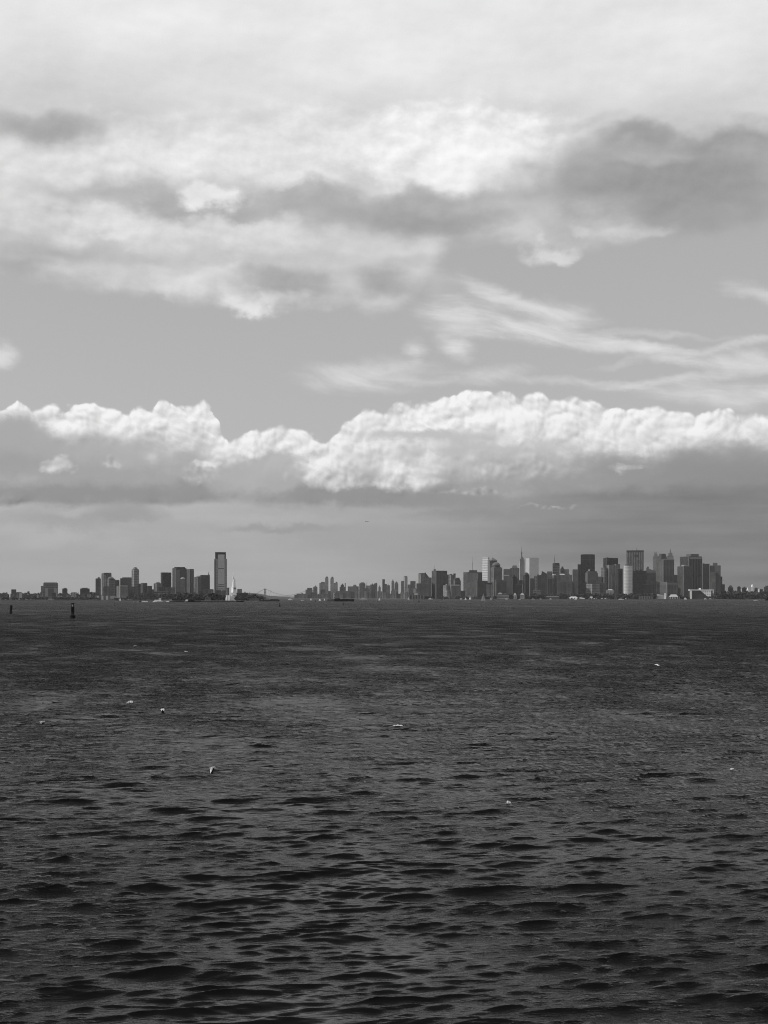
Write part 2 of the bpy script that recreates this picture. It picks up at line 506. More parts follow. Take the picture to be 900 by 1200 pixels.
def water_material():
    m, N = mat_new('harbour_water')
    geo = N.node('ShaderNodeNewGeometry')
    Pw = geo.outputs['Position']
    rot = N.node('ShaderNodeMapping', vector_type='POINT')
    N.t.links.new(Pw, rot.inputs[0])
    rot.inputs[2].default_value = (0, 0, -(WIND - R(90)))
    q = X(N, rot.outputs[0])
    gust = N.noise(N.vmath('MULTIPLY', q, (1 / 150.0, 1 / 190.0, 0)), 1.0, 4, 0.6)
    gust2 = N.noise(N.vmath('MULTIPLY', q, (1 / 13.0, 1 / 26.0, 0)), 1.0, 4, 0.6)
    n1 = N.noise(N.vmath('MULTIPLY', q, (0.12, 0.60, 0.3)), 1.0, 5, 0.62, dims='3D')          # 2 to 4 m chop
    n2 = N.noise(N.vmath('MULTIPLY', q, (0.8, 3.2, 1.5)), 1.0, 5, 0.62, dims='3D')     # ripples
    n0 = N.noise(N.vmath('MULTIPLY', q, (0.07, 0.30, 0)), 1.0, 5, 0.6)         # the crests seen end on, far out
    dist = N.vmath('LENGTH', X(N, Pw))
    far = N.smooth(dist, 45, 230)
    amp = N.lin(gust, 0.32, 0.68, 0.65, 1.35) * N.lin(gust2, 0.3, 0.7, 0.25, 1.85)
    h = (n1 * (far * 1.6) + n2 * N.lin(dist, 40, 200, 0.085, 0.11) + n0 * (N.smooth(dist, 100, 300) * 4.0)) * amp
    b = N.node('ShaderNodeBump')
    b.inputs['Strength'].default_value = 1.0
    b.inputs['Distance'].default_value = 1.0
    N.put(b.inputs['Height'], h)
    rough = N.lin(dist, 60, 1500, 0.015, 0.25)
    # at these grazing angles only the crests' near faces are seen, so the mirror share levels off
    fr = N.node('ShaderNodeFresnel')
    fr.inputs['IOR'].default_value = W_IOR
    N.t.links.new(b.outputs[0], fr.inputs['Normal'])
    share = N.math('SMOOTH_MIN', X(N, fr.outputs[0]), W_CAP, 0.05)
    gl = N.node('ShaderNodeBsdfGlossy')
    gl.inputs['Color'].default_value = (1, 1, 1, 1)
    N.put(gl.inputs['Roughness'], rough)
    N.t.links.new(b.outputs[0], gl.inputs['Normal'])
    df = N.node('ShaderNodeBsdfDiffuse')
    df.inputs['Color'].default_value = (0.006, 0.006, 0.006, 1)
    mx = N.node('ShaderNodeMixShader')
    N.put(mx.inputs[0], share)
    N.t.links.new(df.outputs[0], mx.inputs[1])
    N.t.links.new(gl.outputs[0], mx.inputs[2])
    o = N.node('ShaderNodeOutputMaterial')
    N.t.links.new(mx.outputs[0], o.inputs['Surface'])
    return m


W_IOR = 1.05
W_CAP = 0.178
water, WGRID = build_water()
water.data.materials.append(water_material())


# ------------------------------------------------------------------ mesh kit
class MB:
    """collects shapes and links them as ONE mesh object"""
    def __init__(self):
        self.v, self.f = [], []

    def add(self, vs, fs):
        o = len(self.v)
        self.v += [tuple(p) for p in vs]
        self.f += [tuple(i + o for i in f) for f in fs]
        return self

    def loft(self, rings, cap0=True, cap1=True):
        """rings: lists of equal length, counter-clockwise seen from above, bottom to top"""
        n = len(rings[0])
        vs = [p for r in rings for p in r]
        fs = []
        for k in range(len(rings) - 1):
            for i in range(n):
                j = (i + 1) % n
                fs.append((k * n + i, k * n + j, (k + 1) * n + j, (k + 1) * n + i))
        if cap0:
            fs.append(tuple(reversed(range(n))))
        if cap1:
            fs.append(tuple((len(rings) - 1) * n + i for i in range(n)))
        return self.add(vs, fs)

    def box(self, x0, x1, y0, y1, z0, z1, taper=0.0):
        def ring(z, t):
            cx, cy = (x0 + x1) / 2, (y0 + y1) / 2
            hx, hy = (x1 - x0) / 2 * (1 - t), (y1 - y0) / 2 * (1 - t)
            return [(cx - hx, cy - hy, z), (cx + hx, cy - hy, z), (cx + hx, cy + hy, z), (cx - hx, cy + hy, z)]
        return self.loft([ring(z0, 0), ring(z1, taper)])

    def lathe(self, prof, cx=0.0, cy=0.0, n=16, sx=1.0, sy=1.0, a0=0.0):
        """prof: (radius, z) bottom to top"""
        rings = []
        for r, z in prof:
            r = max(r, 1e-3)
            rings.append([(cx + sx * r * math.cos(a0 + 2 * math.pi * i / n), cy + sy * r * math.sin(a0 + 2 * math.pi * i / n), z) for i in range(n)])
        return self.loft(rings)

    def bar(self, p, q, r0, r1=None, n=6):
        p, q = Vector(p), Vector(q)
        r1 = r0 if r1 is None else r1
        d = (q - p).normalized()
        u = d.orthogonal().normalized()
        w = d.cross(u)
        rings = []
        for c, r in ((p, r0), (q, r1)):
            rings.append([tuple(c + u * (r * math.cos(2 * math.pi * i / n)) + w * (r * math.sin(2 * math.pi * i / n))) for i in range(n)])
        return self.loft(rings)

    def build(self, name, mat, parent=None, smooth=False):
        me = bpy.data.meshes.new(name)
        me.from_pydata(self.v, [], self.f)
        me.update()
        if smooth:
            me.polygons.foreach_set('use_smooth', [True] * len(me.polygons))
        o = bpy.data.objects.new(name, me)
        COL.objects.link(o)
        if mat is not None:
            me.materials.append(mat)
        if parent is not None:
            o.parent = parent
        return o


def thing(name, label, cat, loc, rz=0.0, group=None, ob=None):
    o = ob or bpy.data.objects.new(name, None)
    if ob is None:
        o.empty_display_size = 5
        COL.objects.link(o)
        o.location = loc
        o.rotation_euler = (0, 0, rz)
    o['label'] = label
    o['category'] = cat
    if group:
        o['group'] = group
    return o


def copy_tree(o, parent=None):
    c = o.copy()
    COL.objects.link(c)
    c.parent = parent
    for ch in o.children:
        copy_tree(ch, c)
    return c


def PX(x, d):
    return (x - 450.0) / F * d


def PZ(y, d):
    return CAM_H + (HZ - y) / F * d


# ------------------------------------------------------------------ materials of the city
_mats = {}


def plain(name, c, rough=0.7, spec=0.3, var=0.12, scale=0.08, metallic=0.0):
    key = ('plain', name, c, rough)
    if key not in _mats:
        m, N = mat_new(name)
        tc = N.node('ShaderNodeTexCoord')
        n = N.noise(X(N, tc.outputs['Object']), scale, 4, 0.6, dims='3D')
        col = N.math('MULTIPLY', N.lin(n, 0.25, 0.75, 1 - var, 1 + var), c)
        principled(N, col, rough, spec, metallic=metallic)
        _mats[key] = m
    return _mats[key]


def facade(c, style='grid', win=0.035, bay=4.5, floor=4.0, seed=0.0):
    """a tower's skin: floors and bays of windows, each window a little different, some weathering"""
    key = ('facade', c, style, win, bay, floor)
    if key in _mats:
        return _mats[key]
    m, N = mat_new('facade_' + style)
    tc = N.node('ShaderNodeTexCoord')
    geo = N.node('ShaderNodeNewGeometry')
    vt = N.node('ShaderNodeVectorTransform', vector_type='NORMAL', convert_from='WORLD', convert_to='OBJECT')
    N.t.links.new(geo.outputs['True Normal'], vt.inputs[0])
    nx, ny, nz = N.sep(X(N, vt.outputs[0]))
    x, y, z = N.sep(X(N, tc.outputs['Object']))
    side = N.math('GREATER_THAN', N.math('ABSOLUTE', nx), 0.707)
    h = N.mix(side, x, y)
    hb = (h + 500.0) / bay
    zb = z / floor
    hf = N.math('FRACT', hb)
    zf = N.math('FRACT', zb)
    cell = N.vec(N.math('FLOOR', hb), N.math('FLOOR', zb), side)
    wn = N.node('ShaderNodeTexWhiteNoise', noise_dimensions='3D')
    N.put(wn.inputs['Vector'], cell)
    rnd = X(N, wn.outputs['Value'])
    if style == 'grid':
        mask = N.math('GREATER_THAN', hf, 0.42) * N.math('GREATER_THAN', zf, 0.45)
    elif style == 'ribs':
        mask = N.math('GREATER_THAN', hf, 0.45)
    elif style == 'bands':
        mask = N.math('GREATER_THAN', zf, 0.48)
    elif style == 'glass':
        mask = N.math('GREATER_THAN', hf, 0.10) * N.math('GREATER_THAN', zf, 0.14)
    else:
        mask = N.math('GREATER_THAN', hf, 2.0)
    upright = N.math('LESS_THAN', N.math('ABSOLUTE', nz), 0.5)
    mask = mask * upright
    big = N.noise(X(N, tc.outputs['Object']), 0.022, 4, 0.6, dims='3D')
    tier = N.node('ShaderNodeTexWhiteNoise', noise_dimensions='2D')
    N.put(tier.inputs['Vector'], N.vec(N.math('FLOOR', z / (floor * 5.0)), N.math('FLOOR', (h + 500.0) / (bay * 3.0))))
    wear = N.lin(big, 0.3, 0.7, 0.84, 1.16) * N.lin(X(N, tier.outputs['Value']), 0, 1, 0.80 if c < .3 else .95, 1.22 if c < .3 else 1.05)
    wall = wear * c
    glass = N.lin(rnd, 0, 1, win * (0.45 if win < .1 else .88), win * (1.7 if win < .1 else 1.12))
    col = N.mix(mask, wall, glass)
    rough = N.mix(mask, 0.8, 0.22 if style != 'glass' else 0.14)
    spec = N.mix(mask, 0.2, 0.5 if style == 'glass' else 0.35)
    principled(N, col, rough, spec)
    _mats[key] = m
    return m


ROOF = plain('roof_felt', 0.10, 0.9, 0.1)
DARKM = plain('dark_steel', 0.030, 0.5, 0.4)
GREYM = plain('grey_steel', 0.16, 0.5, 0.4)
PALEM = plain('pale_metal', 0.42, 0.45, 0.4)
WHITEM = plain('white_paint', 0.78, 0.5, 0.3)
BLACKM = plain('black_paint', 0.008, 0.85, 0.1)
STONE = plain('pale_granite', 0.62, 0.85, 0.2)
COPPER = plain('pale_patina', 0.64, 0.7, 0.2, 0.2, 0.3)
GLASSM = plain('dark_glass', 0.03, 0.1, 0.6)


# ------------------------------------------------------------------ buildings
FOOT = []


def building(label, x0, x1, yt, d, c, split=0.0, style='grid', win=None, bay=4.5, floor=4.0, name='office_tower', cat='office tower',
             top=(), tiers=(), roof=True, depth=None, group=None, base=2.0, mat=None, taper=0.0):
    """an upright block whose outline, seen from the boat, runs from x0 to x1 and up to yt; split > 0: share of the width taken by its left side"""
    W = (x1 - x0) * d / F
    H = PZ(yt, d) - base
    th = 0.0
    if split > 0:
        th = R(32 if split < 0.62 else 55)
        a, b = (1 - split) * W / math.cos(th), split * W / math.sin(th)
    elif split < 0:
        th = -R(32)
        a, b = (1 + split) * W / math.cos(th), -split * W / math.sin(-th)
    else:
        a, b = W, min(max(W * 0.75, 18.0), 60.0)
    if depth:
        b = depth
    xc = PX((x0 + x1) / 2, d)
    th_v = th - math.atan2(xc, d) if split else -math.atan2(xc, d)      # turned so that the shares hold on this line of sight
    root = thing(name, label, cat, (xc, d, base), th_v, group)
    FOOT.append((xc, d, math.hypot(a, b) / 2, a, b, th_v, label))
    win = win if win is not None else min(0.035, c * 0.4)
    hsh = sum(ord(ch) for ch in label)
    if bay == 4.5:
        bay = (4.5, 6.0, 9.0)[hsh % 3]
    if floor == 4.0:
        floor = (4.0, 6.0, 8.0)[(hsh // 3) % 3]
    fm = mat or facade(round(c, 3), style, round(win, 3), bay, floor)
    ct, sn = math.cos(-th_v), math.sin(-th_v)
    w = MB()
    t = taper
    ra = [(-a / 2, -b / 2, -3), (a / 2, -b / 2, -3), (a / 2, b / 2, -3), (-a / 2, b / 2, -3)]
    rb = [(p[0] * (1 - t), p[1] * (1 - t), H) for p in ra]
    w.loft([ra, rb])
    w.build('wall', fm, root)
    if roof:
        r = MB()
        k = 1 - t
        e = min(1.2, 0.06 * a)
        r.box(-a / 2 * k + e, a / 2 * k - e, -b / 2 * k + e, b / 2 * k - e, H + 0.01, H + 1.6)
        r.build('roof', ROOF, root)

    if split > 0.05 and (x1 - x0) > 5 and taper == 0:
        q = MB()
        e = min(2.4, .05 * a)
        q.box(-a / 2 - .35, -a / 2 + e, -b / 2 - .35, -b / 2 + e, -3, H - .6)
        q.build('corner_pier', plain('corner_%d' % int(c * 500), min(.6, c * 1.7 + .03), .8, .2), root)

    def local(px, off=0.0):
        """x offset of a picture column from the block's middle, in the block's own axes"""
        gx = PX(px, d) - xc
        return gx * ct - off * sn * -1.0, gx * sn * 1.0

    cover = []
    for tier in tiers:                                   # (x0, x1, y_top, shade, forward)
        tx0, tx1, ty, tc, fw = tier[:5]
        tst = tier[5] if len(tier) > 5 else style
        m0 = PX((tx0 + tx1) / 2, d) - xc
        tw = (tx1 - tx0) * d / F
        lx, ly = m0 * ct, m0 * sn
        # turned with the block: widths shared as in the block
        if split:
            s_ = abs(split)
            ta, tb = (1 - s_) * tw / math.cos(abs(th)), s_ * tw / math.sin(abs(th))
        else:
            ta, tb = tw, b * 0.9
        fx, fy = fw * math.sin(0) , -fw
        q = MB()
        th_ = PZ(ty, d) - base
        tz0 = -3 if fw > 0 else H + 0.02
        if fw > 0:
            yb = -b / 2 - fw
            q.box(lx - ta / 2, lx + ta / 2, yb, yb + max(tb, 14), tz0, th_)
        else:
            q.box(lx - ta / 2, lx + ta / 2, ly - tb / 2, ly + tb / 2, tz0, th_)
        q.build('podium' if fw > 0 else 'upper_tier', facade(round(tc, 3), tst, round(min(0.035, tc * 0.4), 3), bay, floor), root)
    for part in top:
        kind, px0, px1, py0, py1 = part[:5]
        pm = part[5] if len(part) > 5 else ROOF
        m0 = PX((px0 + px1) / 2, d) - xc
        lx, ly = m0 * ct, m0 * sn
        ly = max(-b / 2 * 0.8, min(b / 2 * 0.8, ly))
        hw = (px1 - px0) * d / F / 2
        z0, z1 = PZ(py0, d) - base, PZ(py1, d) - base
        q = MB()
        s = False
        if kind == 'penthouse':
            s_ = 0.8
            q.box(lx - hw * s_, lx + hw * s_, ly - min(hw * s_, b * .42), ly + min(hw * s_, b * .42), z0 + .02, z1)
        elif kind == 'crown':
            q.box(lx - hw * .86, lx + hw * .86, ly - min(hw * .86, b * .47), ly + min(hw * .86, b * .47), z0 + .02, z1, 0.12)
        elif kind == 'hip_roof':
            q.box(lx - hw * .85, lx + hw * .85, ly - min(hw * .85, b * .5), ly + min(hw * .85, b * .5), z0 + .02, z1, 0.42)
        elif kind == 'pyramid_roof':
            q.lathe([(hw * 1.15, z0 + .02), (0.3, z1)], lx, ly, 4, a0=math.pi / 4)
        elif kind == 'dome':
            q.lathe([(hw * math.cos(k * math.pi / 14), z0 + .02 + (z1 - z0) * math.sin(k * math.pi / 14)) for k in range(8)], lx, ly, 18)
            s = True
        elif kind == 'drum':
            q.lathe([(hw, z0 + .02), (hw, z1)], lx, ly, 18)
        elif kind == 'spire':
            q.lathe([(hw, z0 + .02), (hw * .55, z0 + (z1 - z0) * .3), (0.25, z1)], lx, ly, 8)
        elif kind == 'mast':
            q.lathe([(hw, z0), (hw, z0 + (z1 - z0) * .6), (hw * .5, z0 + (z1 - z0) * .61), (hw * .3, z1)], lx, ly, 8)
        elif kind == 'barrel_roof':
            pts = [(lx + hw * .9 * math.cos(k * math.pi / 10), z0 + .02 + (z1 - z0) * math.sin(k * math.pi / 10)) for k in range(11)]
            r1 = [(p[0], -b * .49, p[1]) for p in pts]
            r2 = [(p[0], b * .49, p[1]) for p in pts]
            n = len(pts)
            q.add(r1 + r2, [(i, i + n, i + 1 + n, i + 1) for i in range(n - 1)] + [tuple(range(n)), tuple(reversed(range(n, 2 * n))), (0, n - 1, 2 * n - 1, n)])
        elif kind == 'wedge_roof':                       # px0: low edge, px1: high edge
            l0, l1 = (PX(px0, d) - xc) * ct, (PX(px1, d) - xc) * ct
            if l0 < l1:
                vs = [(l0, -b / 2, z0 + .02), (l1, -b / 2, z0 + .02), (l1, b / 2, z0 + .02), (l0, b / 2, z0 + .02), (l1, -b / 2, z1), (l1, b / 2, z1)]
                q.add(vs, [(0, 3, 2, 1), (0, 1, 4), (2, 3, 5), (1, 2, 5, 4), (0, 4, 5, 3)])
            else:
                vs = [(l1, -b / 2, z0 + .02), (l0, -b / 2, z0 + .02), (l0, b / 2, z0 + .02), (l1, b / 2, z0 + .02), (l1, -b / 2, z1), (l1, b / 2, z1)]
                q.add(vs, [(0, 3, 2, 1), (0, 1, 4), (2, 3, 5), (0, 4, 5, 3), (1, 2, 5, 4)])
            pm = fm if len(part) < 6 else pm
        elif kind in ('window_band', 'panel', 'pier', 'cornice'):   # a strip on the front, standing a little proud (front, not turned)
            pr = {'window_band': 0.25, 'panel': 0.6, 'pier': 0.9, 'cornice': 1.2}[kind]
            l0, l1 = (PX(px0, d) - xc) / ct, (PX(px1, d) - xc) / ct
            if split > 0:
                # the front face begins where the left side ends
                l0 = -a / 2 + (px0 - (x0 + split * (x1 - x0))) / ((1 - split) * (x1 - x0)) * a
                l1 = -a / 2 + (px1 - (x0 + split * (x1 - x0))) / ((1 - split) * (x1 - x0)) * a
            q.box(l0, l1, -b / 2 - pr, -b / 2 + 0.5, z0, z1)
        q.build(kind, pm, root, smooth=s)
    return root


# ------------------------------------------------------------------ land
def land(name, pts, z, mat, skirt=4.0):
    m = MB()
    m.loft([[(x, y, -skirt) for x, y in pts], [(x, y, z) for x, y in pts]], cap0=False)
    o = m.build(name, mat)
    o['kind'] = 'structure'
    return o


LANDM = plain('shore_ground', 0.075, 0.95, 0.1, 0.35, 0.02)
SEAWALL = plain('seawall_stone', 0.10, 0.9, 0.1, 0.25, 0.15)


def shore(d0, x0, d1, x1, n, seed, rough=30.0):
    r = random.Random(seed)
    out = []
    for i in range(n + 1):
        t = i / n
        x = x0 + (x1 - x0) * t
        d = d0 + (d1 - d0) * t + r.uniform(-rough, rough) * (0 if i in (0, n) else 1)
        out.append((PX(x, d), d))
    return out


# the low western shore, the town on the island tip with the towers, the eastern shore
land('ground', shore(5050, -420, 5350, 322, 40, 1) + [(PX(322, 9000), 9000), (PX(-420, 9000), 9000)], 1.8, LANDM)
land('ground', shore(9800, 336, 7690, 480, 14, 2) + shore(7690, 482, 7700, 846, 24, 3, 12) + [(PX(846, 16000), 16000), (PX(336, 16000), 16000)], 1.8, LANDM)
land('ground', shore(7000, 830, 6200, 1400, 26, 4, 40) + [(PX(1400, 16000), 16000), (PX(848, 16000), 16000), (PX(848, 7690), 7690)], 1.7, LANDM)
land('ground', [(PX(190, 3900), 3900), (PX(196, 3700), 3700), (PX(206, 3610), 3610), (PX(240, 3590), 3590), (PX(274, 3600), 3600), (PX(281, 3680), 3680), (PX(290, 3900), 3900), (PX(286, 4300), 4300), (PX(250, 4450), 4450), (PX(205, 4400), 4400), (PX(192, 4150), 4150)], 2.6, LANDM)
land('ground', [(PX(280, 4850), 4850), (PX(303, 4850), 4850), (PX(311, 4930), 4930), (PX(310, 5010), 5010), (PX(283, 5020), 5020)], 2.6, LANDM)
# far ridge up the river
hill = MB()
rr_ = random.Random(5)
prof = [(278, 696), (286, 695.2), (296, 694.9), (303, 695.6), (309, 696.6), (316, 698.3), (326, 699.3), (340, 699.6)]
dh = 15000.0
ring = []
for k, dd in enumerate((-700, -250, 0, 500, 900)):
    f_ = (0.0, 0.8, 1.0, .7, 0.0)[k]
    ring.append([(PX(x, dh + dd), dh + dd, -2 + (PZ(y, dh) + 2) * f_) for x, y in prof])
n_ = len(prof)
hill.add([p for r_ in ring for p in r_], [(k * n_ + i, k * n_ + i + 1, (k + 1) * n_ + i + 1, (k + 1) * n_ + i) for k in range(4) for i in range(n_ - 1)])
ho = hill.build('hills', plain('wooded_ridge', 0.06, 0.95, 0.1, 0.3, 0.01), smooth=True)
ho['kind'] = 'structure'


def dl(L):
    return 7800.0 + 135.0 * L


def dj(L):
    return 7000.0 + 135.0 * L


B = building  # most wall greys kept dark to stand in for cloud shadow on the city
# ------------------------------------------------------------------ the western shore
APT = dict(name='apartment_block', cat='apartment block')
HOU = dict(name='low_building', cat='building')
B('flat dark block topping the low ridge near the picture\'s left edge', 13.3, 19, 691, dj(3), .07, **HOU)
B('small pale gabled shed on the low shore left of the big square block', 20.5, 26, 694.8, dj(0), .30, style='plain', top=(('hip_roof', 20.5, 26, 694.8, 693.8),), **HOU)
B('tiny bright white house above the shore trees at left', 31.8, 33.4, 696.5, dj(0), .7, style='plain', top=(('hip_roof', 31.6, 33.6, 696.5, 695.7),), **HOU)
B('big square mid-grey block standing alone on the far left shore', 51, 67.8, 683.6, dj(1), .14, bay=9, floor=8, tiers=((51.6, 66.6, 682.6, .06, 0, 'plain'),),
  top=(('panel', 53, 56.4, 699, 689, plain('pale_panels', .2)), ('panel', 63.2, 66.6, 699, 689, plain('pale_panels', .2)), ('panel', 56.6, 63, 699, 690, plain('dark_panels', .07))), **APT)
B('narrow grey wing against the left side of the lone square block', 48, 51, 687, dj(2), .16, **APT)
B('stubby dark tower with small cap right of the lone square block', 73, 79, 690, dj(1), .07, top=(('penthouse', 74.5, 78, 690, 689),), **APT)
B('dark squat block with flat penthouse left of the stepped tower cluster', 94, 105, 690, dj(1), .055, style='bands', top=(('penthouse', 95, 103.5, 690, 688.9, DARKM),), **APT)
B('slim dark tower with little peaked cap at the cluster\'s left end', 112, 118.2, 678.2, dj(2), .085, bay=7, top=(('hip_roof', 114, 117.6, 678.2, 676.3),), **APT)
B('tall stepped grey tower, highest of the western tower cluster', 119, 130.6, 672.2, dj(4), .10, bay=7, split=.2, tiers=((121.5, 130.4, 671.2, .10, 0), (119.2, 124, 674.2, .10, 14)), **APT)
B('rounded-top tower in front of the tall stepped western tower', 125.2, 135, 678.6, dj(2), .12, bay=7, split=.25, top=(('dome', 126.2, 133.6, 678.6, 675.8, facade(.12)),), **APT)
B('low grey block at the foot of the rounded-top western tower', 121, 128, 687.5, dj(1), .11, bay=6, **APT)
B('dark slab half hidden behind the rounded-top western tower', 134, 140, 680, dj(5), .06, **APT)
B('thin dark shaft rising between two western slabs', 140.8, 143.4, 678, dj(6), .045, style='plain', **APT)
B('wide flat grey slab left of the pale capped tower', 143.2, 154.8, 677, dj(4), .09, style='bands', **APT)
B('low broad block with pale roof edge below the wide flat slab', 136.6, 149.6, 687, dj(0), .17, split=.3, bay=6, top=(('cornice', 140.6, 149.4, 687, 686.2, plain('pale_edge', .35)),), **APT)
B('long low white shed with pale front on the western shore', 111.2, 129, 698.2, 5350, .40, style='ribs', bay=16, win=.12, name='waterfront_shed', cat='shed')
B('pale hump-roofed hall right of the long white shore shed', 127.5, 137, 700.6, 5450, .26, style='plain', top=(('barrel_roof', 127.5, 137, 700.6, 698.2, plain('pale_roof', .3)),), name='waterfront_hall', cat='hall')
B('tall pale slim tower with stepped cap at left of centre-left', 154.3, 162.9, 667.6, dj(3), .19, split=.3, bay=6, top=(('crown', 156, 161, 667.6, 665.6, plain('pale_crown', .16)), ('penthouse', 157, 160, 665.6, 664.8)), name='apartment_tower', cat='apartment tower')
B('low dark block in front of the tall pale capped tower', 150, 160.5, 688, dj(1), .08, bay=7, **APT)
B('narrow light strip of a building left of the low dark block', 149.8, 153.6, 689, dj(2), .16, **APT)
B('small dark-topped block touching the pale capped tower\'s right side', 162.2, 165.4, 684.4, dj(3), .05, **APT)
B('stepped dark grey block falling away to the right, near the pale tower', 164.8, 172.6, 683.6, dj(2), .085, split=.25, bay=6, tiers=((171, 178, 686.6, .075, 16),), **APT)
B('little low cube right of the stepped dark grey block', 177.8, 180.6, 691, dj(2), .07, **APT)
B('pale grey block with shallow domed top beside the black slab', 180.2, 189, 684, dj(3), .15, split=.35, bay=6, top=(('dome', 182, 188, 684, 682), ), **APT)
B('dark low block in front of the black slab', 186, 194.4, 688, dj(2), .055, **APT)
B('wide low pale block at the feet of the black slab', 180.4, 197.4, 693.4, dj(1), .15, style='bands', floor=8, **APT)
B('nearly black square slab tower with thin light left edge', 188.4, 200.8, 671.2, dj(4), .022, split=.12, style='glass', win=.012)
B('mid-grey low block right of the black slab\'s foot', 194.5, 205, 688.6, dj(3), .10, bay=6)
B('tall broad dark tower with black cap, tallest left of the lone giant', 202, 218.6, 666.2, dj(5), .08, split=.22, style='ribs', bay=6, top=(('crown', 203.4, 217.6, 666.2, 664.6, BLACKM), ('panel', 206.2, 210.5, 694, 668, plain('bay_wall', .11))))
B('slim round light tower with domed top in front of the broad dark tower', 211.2, 217.2, 678.6, dj(3), .21, style='bands', mat=None, roof=False, top=(('dome', 211.4, 217, 678.6, 676.6, plain('dome_pale', .25)),))
B('flat-topped tower with light left side and dark front beside the broad dark tower', 218.6, 227.2, 667.2, dj(6), .10, split=.4, style='ribs')
B('grey slab with angled light flank left of the spike-topped dark block', 227.6, 235.6, 676.6, dj(4), .11, split=.5, style='bands', top=(('wedge_roof', 228, 235.4, 676.6, 674.6),))
B('dark slope-topped block ending in a sharp corner spike', 234.6, 246, 674.2, dj(5), .055, style='glass', win=.03, taper=.02, top=(('spire', 243.6, 245.6, 674.2, 669.6, DARKM),))
B('low flat block between the spiked block and the lone giant tower', 238, 250.4, 690.8, dj(3), .085)
B('tiny grey block close to the giant tower\'s right foot', 266.2, 268.6, 689, dj(7), .11)

# the giant
g = B('giant glass tower standing alone, tallest of the western shore, with dark framed crown', 251.2, 266, 655, dj(5), .28, style='glass', win=.17, depth=62, roof=False, taper=.015,
      tiers=((252.2, 264.7, 647.2, .03, 0, 'glass'),),
      top=(('panel', 255.4, 263, 693, 650, facade(.45, 'glass', .33)), ('pier', 251.2, 253, 697, 656, plain('edge_wall', .075)),))
dg = dj(5)
q = MB()
for py in (666.4, 685.3, 687.4, 690.2):
    q = MB()
    q.box(PX(255.8, dg) - PX(258.6, dg), PX(262.6, dg) - PX(258.6, dg), -32.6, -31.2, PZ(py + .35, dg) - 2, PZ(py - .35, dg) - 2)
    q.build('louvre_band', DARKM, g)
q = MB()
q.box(PX(253.6, dg) - PX(258.6, dg), PX(263.4, dg) - PX(258.6, dg), -45, -31.9, -3, PZ(692.6, dg) - 2)
q.build('podium', facade(.2, 'bands'), g)

# ------------------------------------------------------------------ far uptown skyline, centre of the picture
FAR = dict(name='distant_tower', cat='tower')
LOW = dict(name='distant_block', cat='building')
d1 = 11500  # greys of these far walls raised to paint in the haze of distance
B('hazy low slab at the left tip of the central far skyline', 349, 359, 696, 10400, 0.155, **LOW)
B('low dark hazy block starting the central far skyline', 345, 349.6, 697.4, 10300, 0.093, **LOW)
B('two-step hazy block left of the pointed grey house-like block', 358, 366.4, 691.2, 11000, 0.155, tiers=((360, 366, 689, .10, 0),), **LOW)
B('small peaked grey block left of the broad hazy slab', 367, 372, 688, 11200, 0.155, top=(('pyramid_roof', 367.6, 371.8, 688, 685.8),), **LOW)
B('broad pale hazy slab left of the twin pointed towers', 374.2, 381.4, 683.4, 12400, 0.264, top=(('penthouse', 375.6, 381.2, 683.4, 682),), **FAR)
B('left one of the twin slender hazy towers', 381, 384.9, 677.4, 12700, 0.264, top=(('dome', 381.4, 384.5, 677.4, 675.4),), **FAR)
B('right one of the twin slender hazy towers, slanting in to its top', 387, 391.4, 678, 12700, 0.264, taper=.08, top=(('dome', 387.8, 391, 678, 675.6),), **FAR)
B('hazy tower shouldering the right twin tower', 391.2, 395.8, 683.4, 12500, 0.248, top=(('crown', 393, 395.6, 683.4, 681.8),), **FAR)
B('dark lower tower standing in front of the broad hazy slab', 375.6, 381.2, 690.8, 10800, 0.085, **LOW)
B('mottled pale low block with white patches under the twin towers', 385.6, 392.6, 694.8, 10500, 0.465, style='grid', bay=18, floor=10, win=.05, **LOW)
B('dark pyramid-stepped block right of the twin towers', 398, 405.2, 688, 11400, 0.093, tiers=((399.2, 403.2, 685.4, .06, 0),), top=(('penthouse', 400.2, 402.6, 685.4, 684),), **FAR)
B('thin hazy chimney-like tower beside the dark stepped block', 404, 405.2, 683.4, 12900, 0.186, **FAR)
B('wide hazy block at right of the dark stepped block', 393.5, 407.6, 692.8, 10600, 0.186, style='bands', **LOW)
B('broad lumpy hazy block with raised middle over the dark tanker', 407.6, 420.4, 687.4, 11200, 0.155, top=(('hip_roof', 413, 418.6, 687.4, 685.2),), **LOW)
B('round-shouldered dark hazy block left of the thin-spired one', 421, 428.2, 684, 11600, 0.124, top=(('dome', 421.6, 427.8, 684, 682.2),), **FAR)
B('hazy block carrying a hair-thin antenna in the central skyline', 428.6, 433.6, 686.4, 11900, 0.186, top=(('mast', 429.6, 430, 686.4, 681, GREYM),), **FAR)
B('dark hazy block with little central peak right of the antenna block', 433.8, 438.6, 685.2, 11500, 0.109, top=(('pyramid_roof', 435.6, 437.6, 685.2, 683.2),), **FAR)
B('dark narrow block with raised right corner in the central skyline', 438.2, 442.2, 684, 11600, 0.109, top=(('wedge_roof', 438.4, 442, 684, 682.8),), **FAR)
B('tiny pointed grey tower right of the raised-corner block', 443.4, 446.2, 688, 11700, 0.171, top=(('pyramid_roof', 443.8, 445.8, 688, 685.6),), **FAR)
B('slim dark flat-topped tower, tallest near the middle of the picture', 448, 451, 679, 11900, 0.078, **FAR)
B('low dark shoulder right of the slim dark flat-topped tower', 450.8, 453.4, 684.6, 11800, 0.109, **FAR)
